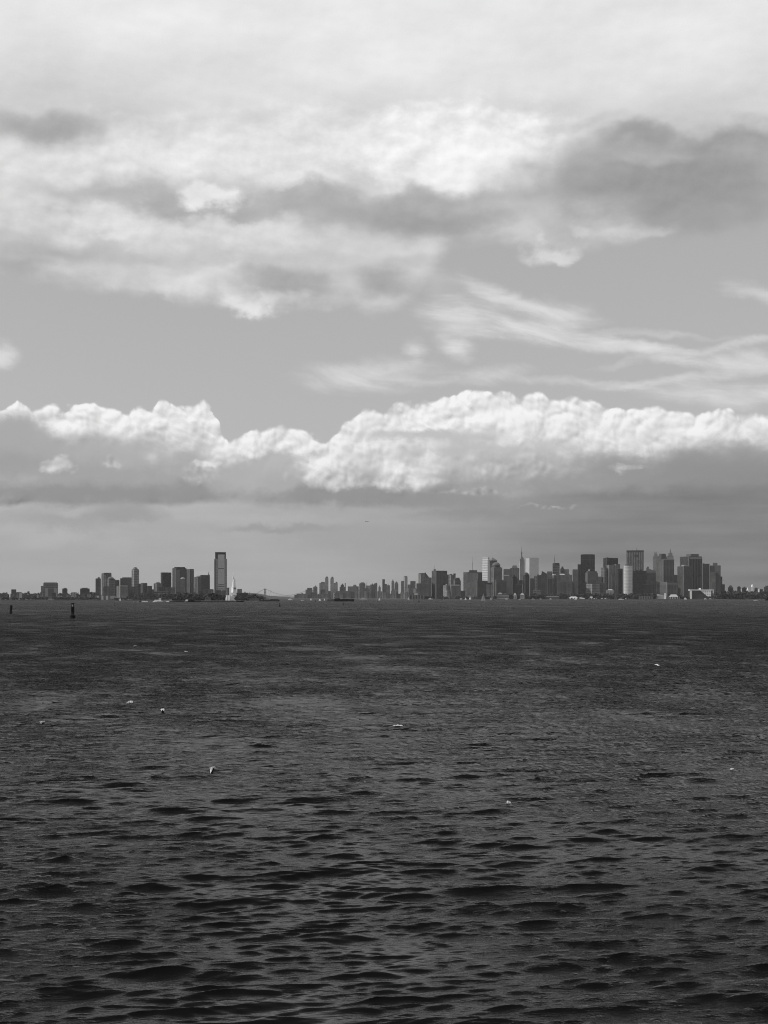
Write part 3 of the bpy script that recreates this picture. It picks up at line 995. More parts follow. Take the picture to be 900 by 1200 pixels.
B('grey block with short spire at its right end, mid skyline', 453, 457, 686, 11900, 0.155, top=(('spire', 454, 455.6, 686, 683.6),), **FAR)
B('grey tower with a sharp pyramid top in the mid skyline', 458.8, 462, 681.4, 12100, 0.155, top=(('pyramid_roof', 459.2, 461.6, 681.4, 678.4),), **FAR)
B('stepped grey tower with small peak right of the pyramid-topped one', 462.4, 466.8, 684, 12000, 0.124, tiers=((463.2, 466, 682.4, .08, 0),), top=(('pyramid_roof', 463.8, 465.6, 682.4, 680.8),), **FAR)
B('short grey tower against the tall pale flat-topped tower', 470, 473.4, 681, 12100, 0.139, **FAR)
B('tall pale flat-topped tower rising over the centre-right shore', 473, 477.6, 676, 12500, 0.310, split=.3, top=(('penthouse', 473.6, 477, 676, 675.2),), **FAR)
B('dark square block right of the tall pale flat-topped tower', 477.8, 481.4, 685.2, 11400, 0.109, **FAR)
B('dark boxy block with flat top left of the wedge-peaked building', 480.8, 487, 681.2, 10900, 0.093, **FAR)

# generic low blocks closing the foot of the far skyline
rb = random.Random(21)
specs = []
for (xa, xb, ya, yb, dlo, dhi, n) in ((347, 372, 694, 697.5, 10350, 10900, 9), (372, 420, 691, 697, 10300, 10450, 15), (418, 486, 688.5, 696, 9950, 10300, 26), (470, 530, 690.5, 697, 9050, 9500, 14)):
    for i in range(n):
        x = xa + (xb - xa) * (i + rb.random() * .8) / n
        specs.append((x, rb.uniform(2.2, 5.5), rb.uniform(ya, yb), dlo + (dhi - dlo) * rb.random(), rb.choice((.08, .11, .14, .18, .24, .34))))
for x, wd, y, d, c in specs:
    B('small plain low-rise block crowding the foot of the far central skyline', x, x + wd, y, d, c, name='distant_block', cat='building', group='low-rise blocks at the foot of the far skyline')
rb = random.Random(8)
for i in range(30):
    x = -6 + i * 9.2 + rb.uniform(-3, 3)
    if 108 < x < 186:
        continue
    B('small plain low-rise building along the far western shore', x, x + rb.uniform(2.5, 6.5), rb.uniform(694.2, 698.4) if x < 108 else rb.uniform(691.5, 697), dj(0) - 300 - 300 * rb.random(), rb.choice((.06, .08, .11, .15, .2, .3)),
      name='low_building', cat='building', group='low-rise buildings along the western shore')

# ------------------------------------------------------------------ the great cluster, from its left end to its right end
B('pale flat tower behind the wedge-peaked building', 490.2, 498.6, 672.6, dl(7), .17, split=.3, top=(('penthouse', 490.4, 498, 672.6, 671.6),))
B('building with a sharp dark wedge peak sloping to the right', 496, 502.6, 676, dl(5), .10, top=(('wedge_roof', 502.4, 497.8, 676, 670, DARKM), ))
B('small grey block tucked between wedge-peaked building and big dark box', 501.6, 505.8, 677, dl(6), .085)
B('low wide stepped block below the wedge-peaked building', 488, 505.6, 684, dl(4), .10, bay=7, tiers=((494, 502, 681, .1, 0),))
B('big dark box tower with lighter left side and rooftop drum', 506, 524, 669.2, dl(4), .075, split=.28, style='grid', win=.02, top=(('drum', 508, 510.6, 669.2, 667, ROOF), ('mast', 509.2, 509.5, 667, 661.5, GREYM), ('cornice', 511.4, 523.8, 670.4, 669, DARKM)))
B('narrow dark block right of the big dark box tower', 523.6, 527.2, 673.6, dl(6), .06)
B('light tower with notched lumpy top right of the big dark box', 525.6, 534, 674, dl(5), .15, split=.3, tiers=((527, 530, 672.6, .14, 0), (531, 534, 672, .13, 0)))
B('dark-capped stepped tower behind the pale octagonal waterside block', 531, 540, 680.4, dl(3), .11, style='bands', split=.2, top=(('crown', 531.4, 539.4, 680.4, 678, DARKM), ('penthouse', 533.4, 538.6, 678, 677)))
B('pale low waterside block with bright corner, left half of a pair', 519.4, 527.4, 686, dl(1), .24, split=.42, bay=6, top=(('pyramid_roof', 521.6, 524.6, 686, 684.6, PALEM),), tiers=((519.2, 524, 692, .24, 14),))
B('grey low waterside block with light parapet, right half of a pair', 527.2, 540, 686, dl(1), .15, bay=6, split=.1, top=(('cornice', 528.8, 538.4, 686.2, 685.2, PALEM),))
B('low dark block in the gap right of the waterside pair', 539.4, 545, 692.6, dl(2), .05)
B('wide dark tower behind the pale masted slab', 543, 565, 670.8, dl(6), .09, style='bands', tiers=(), split=.24)
B('pale flat-fronted slab with dark cap and tall thin mast', 547.6, 560.2, 671.6, dl(4), .16, style='grid', win=.07, split=0, top=(('crown', 548.6, 560.4, 671.6, 668.2, DARKM), ('mast', 553.6, 554.2, 668.2, 652.6, GREYM)))
B('dark square block in front of the pale masted slab', 556, 571.4, 681, dl(2), .07, split=.2, style='grid', win=.02)
B('tall thin glass tower whose left side shines, with horizontal bands', 565, 573.6, 653.4, dl(8), .55, split=.75, style='bands', win=.36, floor=14, top=(('wedge_roof', 572.4, 566, 653.4, 652.8),))
B('tower with a pyramid roof beside the shining banded tower', 571.4, 582.6, 657, dl(5), .16, split=.18, top=(('pyramid_roof', 572, 582.4, 657, 653.2, plain('patina_roof', .14)),))
B('tower with round dome and chamfered shoulders, lit along its left edge', 575, 588.6, 665.4, dl(3), .13, split=.24, style='grid', win=.03, taper=.0, top=(('hip_roof', 575.8, 588, 665.4, 663, plain('shoulder', .13)), ('dome', 576.6, 586.4, 663.2, 658.8, plain('patina_dome', .10)),), tiers=((576.5, 592, 680, .10, 20),))
B('low pale block behind the dark T-shaped post', 570, 578, 683.2, dl(1), .17, bay=6)
B('flat grey slab with a pale stripe right of the domed tower', 590, 598.6, 667.2, dl(6), .12, top=(('window_band', 590.4, 596.8, 674.6, 673.8, PALEM),))
B('slab with a flattened dome roof left of the spired skyscraper', 598, 608.6, 666, dl(5), .11, split=.0, top=(('hip_roof', 598.8, 607.4, 666, 662.6, plain('patina_flat', .09)),))
B('far tall skyscraper with stepped top and needle spire', 607.6, 614.8, 657, 13000, .42, style='ribs', bay=9, split=.2, tiers=((608.2, 614.2, 655, .42, 0),),  # wall grey raised, the lightening of far haze painted into it
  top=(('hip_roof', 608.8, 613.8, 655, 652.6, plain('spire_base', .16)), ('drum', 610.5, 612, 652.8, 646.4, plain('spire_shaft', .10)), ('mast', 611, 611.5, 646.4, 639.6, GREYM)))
B('dark tower with a ragged pointed top left of the round-topped dark tower', 599, 606.6, 678, dl(2), .04, split=.2, top=(('pyramid_roof', 600, 605.6, 678, 673.8, BLACKM),))
B('black stepped block at the right of the ragged pointed tower', 603.6, 612.2, 684.8, dl(1), .03, tiers=((608, 612.6, 680, .035, 0),))
B('dark tower with a smooth round top near the spired skyscraper', 613.2, 620.4, 674.2, dl(2), .05, split=.3, style='ribs', bay=7, top=(('dome', 613.6, 620, 674.2, 670.6, DARKM),))
B('far pale grey slab, wide and flat-topped, right of the spired skyscraper', 616, 631.2, 654.2, 12600, .55, split=.28, style='ribs', bay=6, win=.3)  # pale wall grey holds part of the distance haze as colour
B('little dark block before the far pale slab', 621.2, 626.4, 678, dl(4), .06)
B('narrow light block in front of the far pale slab', 626, 630.4, 675.2, dl(5), .18)
B('dark shaft with a bright right-hand neighbour below the far pale slab', 629.6, 634.4, 674.2, dl(3), .045, top=(('penthouse', 629.8, 631.4, 674.2, 673),))
B('slope-topped dark tower, high at its left corner', 634.2, 641.4, 672.4, dl(2), .06, bay=6, top=(('wedge_roof', 641.2, 634.8, 672.4, 669, DARKM),))
B('grey flat block just right of the slope-topped dark tower', 641, 647.2, 670, dl(5), .11)
B('lower dark block at the foot of the slope-topped tower', 642, 650.2, 678, dl(3), .06, style='ribs', bay=8)
B('block with pale stepped roof left of the tower under construction', 647, 652.4, 674, dl(4), .10, split=.3, top=(('hip_roof', 647, 652, 674, 673, PALEM),))
B('round-capped tower under construction with a crane leaning above it', 647.6, 655.8, 661.6, dl(7), .10, style='bands', floor=9, top=(('drum', 647.6, 655.6, 661.6, 659.8, DARKM), ('mast', 649.4, 649.9, 659.8, 650, DARKM)))
B('dark small-domed tower right of the tower under construction', 656.6, 661.2, 666.6, dl(8), .055, top=(('dome', 657.2, 660.6, 666.6, 663.6, DARKM),))
B('grey flat block right of the small-domed dark tower', 661, 666.6, 667.4, dl(8), .12)
B('broad stone block with hipped pale roof in the middle of the great cluster', 652.6, 670.4, 674, dl(3), .10, bay=7, top=(('hip_roof', 654.6, 663, 674, 672.4, PALEM), ('penthouse', 664, 668, 674, 672.8)))
B('wide low stone block with irregular roofline in the great cluster', 655.2, 673, 681.6, dl(1), .08, bay=7, tiers=((663, 671, 683, .09, 12),), top=(('penthouse', 664, 667, 681.6, 680.4),))
B('pale low block over the pier, left of the low pier canopy', 624.6, 634, 692, dl(0), .15, bay=8)
B('grey tower left of the black slab with stepped left side', 671, 677.6, 667.6, dl(5), .10, bay=6)
B('narrow black shaft touching the broad black slab', 677, 680.8, 661.6, dl(6), .03)
B('broad black slab tower, flat-topped, in the heart of the great cluster', 680.6, 697, 650.2, dl(5), .022, style='bands', win=.012, floor=6, top=(('penthouse', 682, 696, 650.2, 649.6, BLACKM), ('window_band', 681.4, 696.4, 656, 655.4, DARKM)))
B('stepped masonry tower with ragged top before the broad black slab', 685.8, 700.6, 671.4, dl(3), .12, split=.16, bay=6, tiers=((687.4, 699.6, 669.4, .11, 0),), top=(('penthouse', 689.8, 691.4, 669.4, 667.2, PALEM),))
B('pale low masonry block at the feet of the ragged-topped tower', 687, 702.6, 684.4, dl(1), .19, split=.4, bay=6)
B('grey shaft in the gap right of the ragged-topped tower', 700.4, 705.2, 676, dl(4), .085)
B('grey masonry tower left of the dark-topped glass slab', 704.6, 711.4, 665.4, dl(4), .13, split=.5, bay=6)
B('slab with black upper front and pale left side', 707, 724.2, 654.2, dl(7), .026, split=.24, style='glass', win=.014, top=(('penthouse', 709.8, 713, 654.2, 653.2),))
B('pale slim tower in front of the black-fronted slab', 711, 719.4, 662.2, dl(4), .17, split=.3, bay=6, tiers=((713.4, 719.6, 674, .16, 10),))
B('light tower with dark flank right of the pale slim tower', 719.2, 726.6, 661.4, dl(5), .15, split=.35, bay=6)
B('narrow black tower with a light left edge beside the white round-fronted tower', 723, 729.8, 666.6, dl(3), .03, split=.2)
B('small pale temple-like block low by the trees left of the white tower', 710.4, 719.4, 691.6, dl(0), .22, bay=8, top=(('hip_roof', 711, 719, 691.6, 690.4, PALEM),))
B('dark slab filling the gap under the pale slim tower', 700.6, 711, 683, dl(2), .06)

# white round-fronted tower: a curved front
dw = dl(1)
wt = thing('office_tower', 'white round-fronted tower, its left curve shining, at the foot of the ribbed slab', 'office tower', (PX(736, dw), dw, 2.0))
q = MB()
rw = PX(741.2, dw) - PX(736.2, dw)
q.lathe([(rw, -3), (rw, PZ(663, dw) - 2)], 0, 0, 28, 1.0, 0.75)
q.build('wall', facade(.5, 'bands', .36, 5, 7.5), wt)
q = MB(); q.lathe([(rw * .7, PZ(663, dw) - 1.98), (rw * .6, PZ(661, dw) - 2)], 0, 0, 20, 1.0, .75); q.build('roof', ROOF, wt)
q = MB(); q.lathe([(.8, PZ(661, dw) - 2), (.3, PZ(658.6, dw) - 2)], -2, 0, 6); q.build('mast', GREYM, wt)

B('tall ribbed slab with dark top band and slim roof masts', 734.4, 754.2, 645.4, dl(7), .16, split=0, style='ribs', bay=9.5, win=.045,
  top=(('cornice', 734.4, 754.2, 647, 645.2, DARKM), ('mast', 745.6, 746.8, 645.4, 641.4, GREYM), ('mast', 740.6, 741, 645.4, 642.6, GREYM), ('panel', 743.4, 748.8, 653.2, 650, DARKM)))
B('big black block in front of the ribbed slab, broken roofline', 741.6, 757.4, 669.2, dl(2), .020, style='grid', win=.01, top=(('penthouse', 744, 748, 669.2, 668, BLACKM), ('penthouse', 749, 753.4, 669.2, 667.4, BLACKM)))
B('grey tower with sloping stepped top right of the ribbed slab', 756.8, 768.4, 669, dl(5), .12, bay=6, top=(('wedge_roof', 768, 757.4, 669, 665.6), ('penthouse', 758, 760.6, 666.6, 664)))
B('dark banded block below the sloping stepped top', 757, 769, 671.4, dl(4), .06, style='bands', floor=7)
B('low black block at the foot of the big black block', 754.6, 762.4, 685, dl(0), .025)
B('low grey block left of the two-toned big tower', 761.8, 769.4, 681.4, dl(2), .09)
B('pale tower with ornate stepped cap behind the two-toned big tower', 765.2, 772, 652.4, dl(6), .22, bay=6, tiers=((766.4, 770.4, 649, .2, 0),), top=(('crown', 766.6, 770, 649, 647.4, plain('ornate_cap', .16)), ('spire', 766.4, 767.2, 647.4, 646), ('spire', 769.4, 770.2, 647.4, 646)))
B('two-toned big tower with light left side, pale rim and dark sloped roof', 768.8, 789.8, 656, dl(3), .105, split=.40, style='grid', win=.02, top=(('hip_roof', 771, 781.4, 656, 649, DARKM), ('cornice', 777.4, 789.6, 656.6, 655, plain('pale_rim', .2))), roof=True)
B('tower with a stepped pointed spire behind the two-toned big tower', 782.2, 789.2, 651.6, dl(6), .19, bay=6, tiers=((783.2, 788, 648.6, .18, 0),), top=(('spire', 783.8, 787.2, 648.6, 642.6, plain('spire_stone', .14)),))
B('wide lower base block with a pale belt under the two-toned tower', 769, 794.2, 682.4, dl(1), .10, split=.50, style='grid', win=.025, top=(('cornice', 781.8, 794, 684.8, 684, plain('pale_belt', .22)),))
B('small dark block in the slot right of the two-toned big tower', 789, 795.6, 674, dl(5), .045)
B('grey twin-faced block with a pale little rooftop box', 794, 811.6, 664, dl(2), .08, split=.40, style='ribs', bay=5, win=.03, top=(('penthouse', 799, 806.4, 664, 662, plain('rooftop_box', .25)),))
B('broad ribbed tower with pale top band behind the twin-faced block', 797, 822.6, 652.6, dl(5), .075, split=.40, style='ribs', bay=10, win=.018, top=(('cornice', 808.4, 822.4, 655.2, 653.2, plain('pale_topband', .2)), ('penthouse', 805, 818, 652.6, 649.4)))
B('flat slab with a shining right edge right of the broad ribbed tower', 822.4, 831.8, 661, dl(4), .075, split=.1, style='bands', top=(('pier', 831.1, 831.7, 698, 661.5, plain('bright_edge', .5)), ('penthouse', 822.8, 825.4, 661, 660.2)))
B('right-hand end tower with notched dark upper left corner', 831.8, 844.4, 663, dl(3), .095, split=.0, bay=6, floor=6, tiers=((832.2, 838.6, 671, .13, 14),), top=(('penthouse', 834.8, 841.4, 663, 659.6), ('panel', 832.2, 837.6, 670, 663.6, DARKM)))
B('low step on the right flank of the right-hand end tower', 844, 846.4, 676, dl(3), .07)
B('last low block of the great cluster before the trees', 846, 849.4, 685, dl(3), .06)

# white terminal building at the right
dt_ = dl(0) - 60
wb = thing('terminal_building', 'low white waterfront building with dark front and bright framed right half', 'terminal', (PX(821.4, dt_), dt_, 2.0))


def tx(p): return PX(p, dt_) - PX(821.4, dt_)
def tz(y): return PZ(y, dt_) - 2.0


q = MB(); q.box(tx(808), tx(834.6), -20, 20, -3, tz(691.9)); q.build('wall', facade(.06, 'grid', .02, 6, 5), wb)
q = MB(); q.box(tx(807.4), tx(835.4), -24, 22, tz(691.9), tz(690.9)); q.build('roof', WHITEM, wb)
q = MB(); q.box(tx(807.6), tx(809.8), -23, -20.02, -3, tz(691.9) - .05); q.build('pillar', WHITEM, wb)
q = MB(); q.box(tx(834.2), tx(835.2), -23, -20.02, -3, tz(691.9) - .05); q.build('pillar', WHITEM, wb)
q = MB()
q.add([(tx(819.6), -20.5, tz(692)), (tx(832.4), -20.5, tz(692)), (tx(832.4), -20.5, tz(699)), (tx(828), -20.5, tz(699))] + [(tx(819.6), -22.5, tz(692)), (tx(832.4), -22.5, tz(692)), (tx(832.4), -22.5, tz(699)), (tx(828), -22.5, tz(699))],
      [(0, 1, 2, 3), (7, 6, 5, 4), (0, 4, 5, 1), (1, 5, 6, 2), (2, 6, 7, 3), (3, 7, 4, 0)])
q.build('panel', facade(.82, 'grid', .45, 9, 8), wb)
q = MB(); q.box(tx(819), tx(821), -8, 2, tz(690.9) + .02, tz(689.2)); q.build('penthouse', WHITEM, wb)

# low waterfront buildings of the great cluster
PIER = dict(name='pier_building', cat='pier building')
B('long low grey pier shed with pale bits at the cluster\'s left end', 479, 497, 697.4, 7740, .14, style='ribs', bay=14, top=(('penthouse', 485, 490, 697.4, 695.4, PALEM),), **PIER)
B('low pale building with rounded end near the T-shaped post', 582, 596.6, 696.4, 7740, .20, style='bands', top=(('barrel_roof', 583, 589, 696.4, 694.4, PALEM),), **PIER)
B('small pale house among dark trees below the ragged pointed tower', 601.6, 605.4, 697.4, 7735, .32, top=(('hip_roof', 601.4, 605.4, 697.4, 695.4, PALEM),), **PIER)
B('little pale house next to the small house under the black stepped block', 609.4, 614.6, 697, 7735, .24, top=(('hip_roof', 609.4, 614.6, 697, 695.4, PALEM),), **PIER)
B('low pier with a thin flat pale canopy', 640, 655.6, 700, 7725, .05, style='plain', roof=False, top=(('penthouse', 638.6, 656.8, 699.6, 699, PALEM),), **PIER)
B('pale long ferry shed at the water left of the ragged masonry tower', 666, 678, 700.4, 7722, .62, style='ribs', bay=16, top=(('hip_roof', 666, 678, 700.4, 699.2, WHITEM),), **PIER)
B('pale slope-roofed ferry shed right beside the long ferry shed', 678.6, 685.4, 701, 7722, .55, style='plain', top=(('wedge_roof', 685.2, 679, 701, 699.4, PALEM),), **PIER)
B('pale gabled pier shed with dark doorway below the pale masonry block', 690, 699.4, 701, 7722, .42, style='ribs', bay=14, top=(('hip_roof', 690.4, 695.4, 701, 699, PALEM),), **PIER)
B('flat bright pier shed just left of the white round-fronted tower', 703.6, 711.6, 701, 7722, .5, style='ribs', bay=18, **PIER)
B('wide grey harbour shed between the black block and white tower stump', 748.4, 765, 698.8, 7735, .12, style='ribs', bay=12, **PIER)
B('pale ramp-roofed hall under the two-toned big tower', 769.4, 778.4, 698, 7740, .2, style='plain', top=(('wedge_roof', 778.4, 769.6, 698, 696, PALEM),), **PIER)
B('slim white stair tower standing at the water below the two-toned tower', 778.2, 780.6, 695, 7728, .62, style='plain', **PIER)
B('pale hip-roofed hall left of the white framed building', 782.6, 796.4, 699.4, 7735, .25, style='ribs', bay=12, top=(('hip_roof', 783, 795.6, 699.4, 696.6, PALEM), ), **PIER)

# ------------------------------------------------------------------ low eastern shore at the right edge
E_ = dict(name='apartment_block', cat='apartment block')
B('dark block with rounded cap, first beyond the great cluster', 853.2, 859.2, 688.6, 8200, .055, top=(('dome', 854, 858.4, 688.6, 685.8),), **E_)
B('dark boxy block with flat cap, second beyond the great cluster', 864, 868, 688.2, 8200, .06, top=(('penthouse', 864.6, 867.4, 688.2, 687),), **E_)
B('dark broad block with stepped cap beside the white domed towers', 869.6, 875, 689, 8200, .055, top=(('penthouse', 871, 874, 689, 687.6),), **E_)
B('dark low block between the white domed tower and the white chimney', 884.2, 888, 689.6, 8200, .05, top=(('hip_roof', 884.4, 887.8, 689.6, 688.4),), **E_)
B('dark low block right of the short white chimney', 890.2, 894, 690.6, 8200, .05, **E_)
B('dark stepped block at the picture\'s right edge above the shore', 895.4, 901, 688, 8200, .06, tiers=((897, 901, 686.4, .06, 0),), **E_)
B('thin white shaft rising from the dark trees at right', 868.2, 868.8, 690.4, 8050, .75, style='plain', name='chimney', cat='chimney', roof=False)
B('short bright white chimney near the right edge', 888.2, 889.9, 690.4, 8050, .8, style='plain', name='chimney', cat='chimney', roof=False)
t1 = B('small white tent-roofed hall among dark blocks at right', 874.8, 877, 691, 8080, .7, style='plain', roof=False, top=(('pyramid_roof', 874.8, 877, 691, 688.4, WHITEM),), name='hall', cat='hall')
t2 = B('pale tower carrying a bright white dome near the right edge', 880.2, 882.8, 688, 8080, .45, style='plain', roof=False, top=(('dome', 880.2, 882.8, 688, 684.8, WHITEM), ('spire', 881.2, 881.8, 685, 683.4, GREYM)), name='domed_tower', cat='domed tower')
rb = random.Random(77)
for i in range(13):
    x = 848 + i * 4.3 + rb.uniform(-1, 1)
    B('small plain low house among the dark trees of the right-hand shore', x, x + rb.uniform(1.6, 3.6), rb.uniform(696.5, 699.6), 7300 + 250 * rb.random(), rb.choice((.06, .1, .2, .35)),
      name='low_house', cat='house', group='low houses along the right-hand shore', roof=False)


# ------------------------------------------------------------------ woods along the shores (nobody could count these trees)
def leaf_material():
    m, N = mat_new('tree_leaves')
    tc = N.node('ShaderNodeTexCoord')
    n = N.noise(X(N, tc.outputs['Object']), 0.12, 4, 0.65, dims='3D')
    principled(N, N.lin(n, 0.25, 0.75, 0.022, 0.075), 0.9, 0.1)
    return m


LEAF = leaf_material()
TRUNK = plain('bark', 0.06, 0.95, 0.1)


def crown_mesh(mb, cx, cy, z0, h, w, r, n=46):
    """many leaf-clump faces through an uneven crown"""
    for k in range(n):
        a, b = r.uniform(0, 2 * math.pi), r.uniform(-.9, 1)
        q = r.uniform(.45, 1.0) ** .5
        px = cx + math.cos(a) * math.sqrt(1 - b * b * .8) * w / 2 * q
        py = cy + math.sin(a) * math.sqrt(1 - b * b * .8) * w / 2 * q
        pz = z0 + h * (.5 + .47 * b * q)
        s = r.uniform(.12, .24) * min(w, h)
        ax = Vector((r.gauss(0, 1), r.gauss(0, 1), r.gauss(0, 1))).normalized()
        u = ax.orthogonal().normalized()
        v = ax.cross(u)
        c = Vector((px, py, pz))
        pts = [c + (u * math.cos(t) + v * math.sin(t)) * s * r.uniform(.7, 1.3) + ax * r.uniform(-.25, .25) * s for t in (0, 1.26, 2.51, 3.77, 5.03)]
        mb.add(pts, [(0, 1, 2, 3, 4)])


def wood(name, spots, seed):
    r = random.Random(seed)
    mb = MB()
    for (x, y, h, w) in spots:
        crown_mesh(mb, x, y, 1.5, h, w, r)
    o = mb.build(name, LEAF)
    o['kind'] = 'stuff'
    return o


def belt(name, xa, xb, dlo, dhi, ytop_lo, ytop_hi, n, seed):
    r = random.Random(seed)
    sp = []
    for i in range(n):
        x = r.uniform(xa, xb)
        d = r.uniform(dlo, dhi)
        h = max(4.0, PZ(r.uniform(ytop_lo, ytop_hi), d) - 1.5)
        sp.append((PX(x, d), d, h, h * r.uniform(.8, 1.5)))
    return wood(name, sp, seed + 1)


belt('woods', -25, 108, 5150, 5700, 699.2, 701.4, 110, 1)
belt('woods', -25, 110, 8300, 8800, 693.6, 697.5, 75, 2)
belt('woods', 108, 200, 5200, 5700, 699.6, 701.6, 90, 3)
belt('woods', 150, 252, 6000, 6500, 694.5, 698, 80, 4)
belt('woods', 206, 262, 3720, 4050, 695.4, 700.8, 64, 5)          # around the statue
belt('woods', 276, 289, 3900, 4250, 697.5, 700.5, 14, 6)
belt('woods', 284, 311, 4870, 5000, 696.5, 700.5, 26, 7)
belt('woods', 480, 590, 7720, 7760, 698.2, 700.8, 70, 8)
belt('woods', 590, 770, 7735, 7775, 695.2, 700.4, 170, 9)
belt('woods', 770, 850, 7735, 7760, 697.6, 700.8, 60, 10)
belt('woods', 836, 905, 7150, 7650, 692.6, 700, 150, 11)

# ------------------------------------------------------------------ the statue on its island
ds = 4000.0
root = thing('statue', 'white robed statue with raised torch on a tall pedestal above a star-shaped fort', 'statue', (PX(274.0, ds), ds, 2.6))


def sx(p): return PX(p, ds) - PX(274.0, ds)
def sz(y): return PZ(y, ds) - 2.6


q = MB()
ring0, ring1 = [], []
for i in range(22):                                           # star fort
    a_ = 2 * math.pi * i / 22
    r_ = (13.6 if i % 2 == 0 else 10.2)
    ring0.append((r_ * math.cos(a_) - 8.5, r_ * math.sin(a_), -3))
    ring1.append((r_ * math.cos(a_) * .97 - 8.5, r_ * math.sin(a_) * .97, sz(697.6)))
q.loft([ring0, ring1]); q.build('fort_wall', STONE, root)
q = MB(); q.box(sx(270.2), sx(277.2), -8, 8, sz(697.6) + .02, sz(696.2)); q.box(sx(271.2), sx(276.8), -6.4, 6.4, sz(696.2), sz(694.4)); q.build('terrace', STONE, root)
ped = MB()
ped.box(-5.3, 5.3, -5.3, 5.3, sz(694.4) + .01, sz(688.4), .16)
ped.box(-4.9, 4.9, -4.9, 4.9, sz(688.4) + .01, sz(687.6), 0)
ped.box(-3.7, 3.7, -3.7, 3.7, sz(687.6) + .01, sz(685.8), .1)
ped.build('pedestal', STONE, root).rotation_euler = (0, 0, R(38))
q = MB()
for k in range(4):
    q.box(-3.2 + k * 1.8, -2.2 + k * 1.8, -5.1, -4.2, sz(690.6), sz(688.9))
q.build('loggia', plain('loggia_shade', .08), root).rotation_euler = (0, 0, R(38))
# robed figure as one mesh: folds, shoulders, head with a crown of rays, raised arm
z0, zh = sz(685.8), sz(677.0)
H_ = zh - z0
fig = MB()
rings = []
NF = 26
prof = [(0.00, 3.5, 3.1), (0.06, 3.55, 3.1), (.2, 3.2, 2.8), (.38, 3.0, 2.5), (.52, 2.75, 2.3), (.62, 2.55, 2.1), (.74, 2.75, 2.1), (.80, 2.7, 1.9), (.845, 1.7, 1.4), (.86, .85, .8),
        (.885, 1.0, 1.0), (.93, 1.2, 1.15), (.97, 1.1, 1.1), (1.0, .55, .6)]
for t_, a_, b_ in prof:
    rg = []
    for i in range(NF):
        an = 2 * math.pi * i / NF
        fold = 1 + (.07 if t_ < .7 else .02) * math.sin(an * 6 + t_ * 7)
        rg.append((1.22 * a_ * fold * math.cos(an) + .3 * math.sin(t_ * 4), b_ * fold * math.sin(an), z0 + .01 + H_ * t_))
    rings.append(rg)
fig.loft(rings)
sh = Vector((-2.2, -.2, z0 + H_ * .79)); el = Vector((-2.2, -.4, z0 + H_ * .97)); ha = Vector((-.6 + sx(274.3), -.5, sz(673.2)))
fig.bar(sh, el, 1.45, 1.15, 10); fig.bar(el, ha, 1.15, .8, 10)
# the other arm, bent, holding a slab
s2 = Vector((2.5, -.4, z0 + H_ * .77)); e2 = Vector((3.5, -1.0, z0 + H_ * .60)); h2 = Vector((2.2, -2.4, z0 + H_ * .63))
fig.bar(s2, e2, .95, .75, 10); fig.bar(e2, h2, .75, .5, 10)
fig.box(1.5, 2.4, -3.1, -2.3, z0 + H_ * .54, z0 + H_ * .74)
for k in range(7):
    an = R(-75 + 25 * k)
    c_ = Vector((.3 * math.sin(3.9), 0, z0 + H_ * .965))
    dr_ = Vector((math.sin(an) * 1.0, 0.15, math.cos(an) * .9 + .1))
    fig.bar(c_ + dr_ * .8, c_ + dr_ * 2.3, .16, .04, 5)
fig.build('figure', COPPER, root, smooth=False)
q = MB(); q.lathe([(.35, ha.z - .6), (.3, ha.z + .6), (1.2, ha.z + 1.4), (1.2, ha.z + 1.8), (.6, ha.z + 1.85)], ha.x, ha.y, 10); q.build('torch', COPPER, root)
q = MB(); q.lathe([(.5, ha.z + 1.86), (.95, ha.z + 2.8), (.55, ha.z + 3.9), (.05, ha.z + 4.9)], ha.x, ha.y, 10); q.build('flame', WHITEM, root)

# buildings and walls of the two islands
B('dark administration block right behind the statue\'s pedestal', 276.4, 291, 695.2, 4500, .07, style='bands', floor=3, bay=3, name='island_building', cat='building', base=2.6)
B('pale square block rising behind the statue at its right', 278, 283.6, 690.6, dj(6), .20, **APT)
B('dark hall with small round cupola on the second island', 283, 297, 697.4, 4960, .07, bay=3, floor=3, base=2.6, top=(('drum', 286.4, 287.8, 697.4, 694.6, DARKM), ('dome', 286.4, 287.8, 694.6, 693, DARKM)), name='island_building', cat='building')
B('dark gabled wing with pointed turret at right on the second island', 291, 301, 698.4, 4900, .06, bay=3, floor=3, base=2.6, top=(('spire', 291.6, 293, 698.4, 693.4, DARKM),), name='island_building', cat='building')
B('low pale visitor building half hidden in trees left of the statue', 240, 247, 700.6, 3690, .18, style='bands', bay=3, floor=3, base=2.6, name='island_building', cat='building')


def wall_run(label, x0, x1, y0, d, c, h=1.4):
    z0 = PZ(y0, d)
    q = MB()
    q.box(-(x1 - x0) / 2 * d / F, (x1 - x0) / 2 * d / F, -1.2, 1.2, -3, z0)
    o = q.build('seawall', plain('seawall_%d' % int(c * 100), c, .9, .1))
    o.location = (PX((x0 + x1) / 2, d), d, 0)
    thing('seawall', label, 'seawall', None, ob=o)
    q = MB()
    q.box(-(x1 - x0) / 2 * d / F - .3, (x1 - x0) / 2 * d / F + .3, -1.6, 1.6, z0 + .01, z0 + .5)
    q.build('coping', plain('pale_coping', .34), o)


wall_run('long pale-topped seawall along the statue island\'s near shore', 236, 273.5, 703.9, 3570, .06)
wall_run('low pale seawall of the second island, right of the statue', 281, 303.5, 701.8, 4830, .08)
wall_run('thin dark jetty reaching right from under the statue', 279, 293, 705.0, 3640, .03)



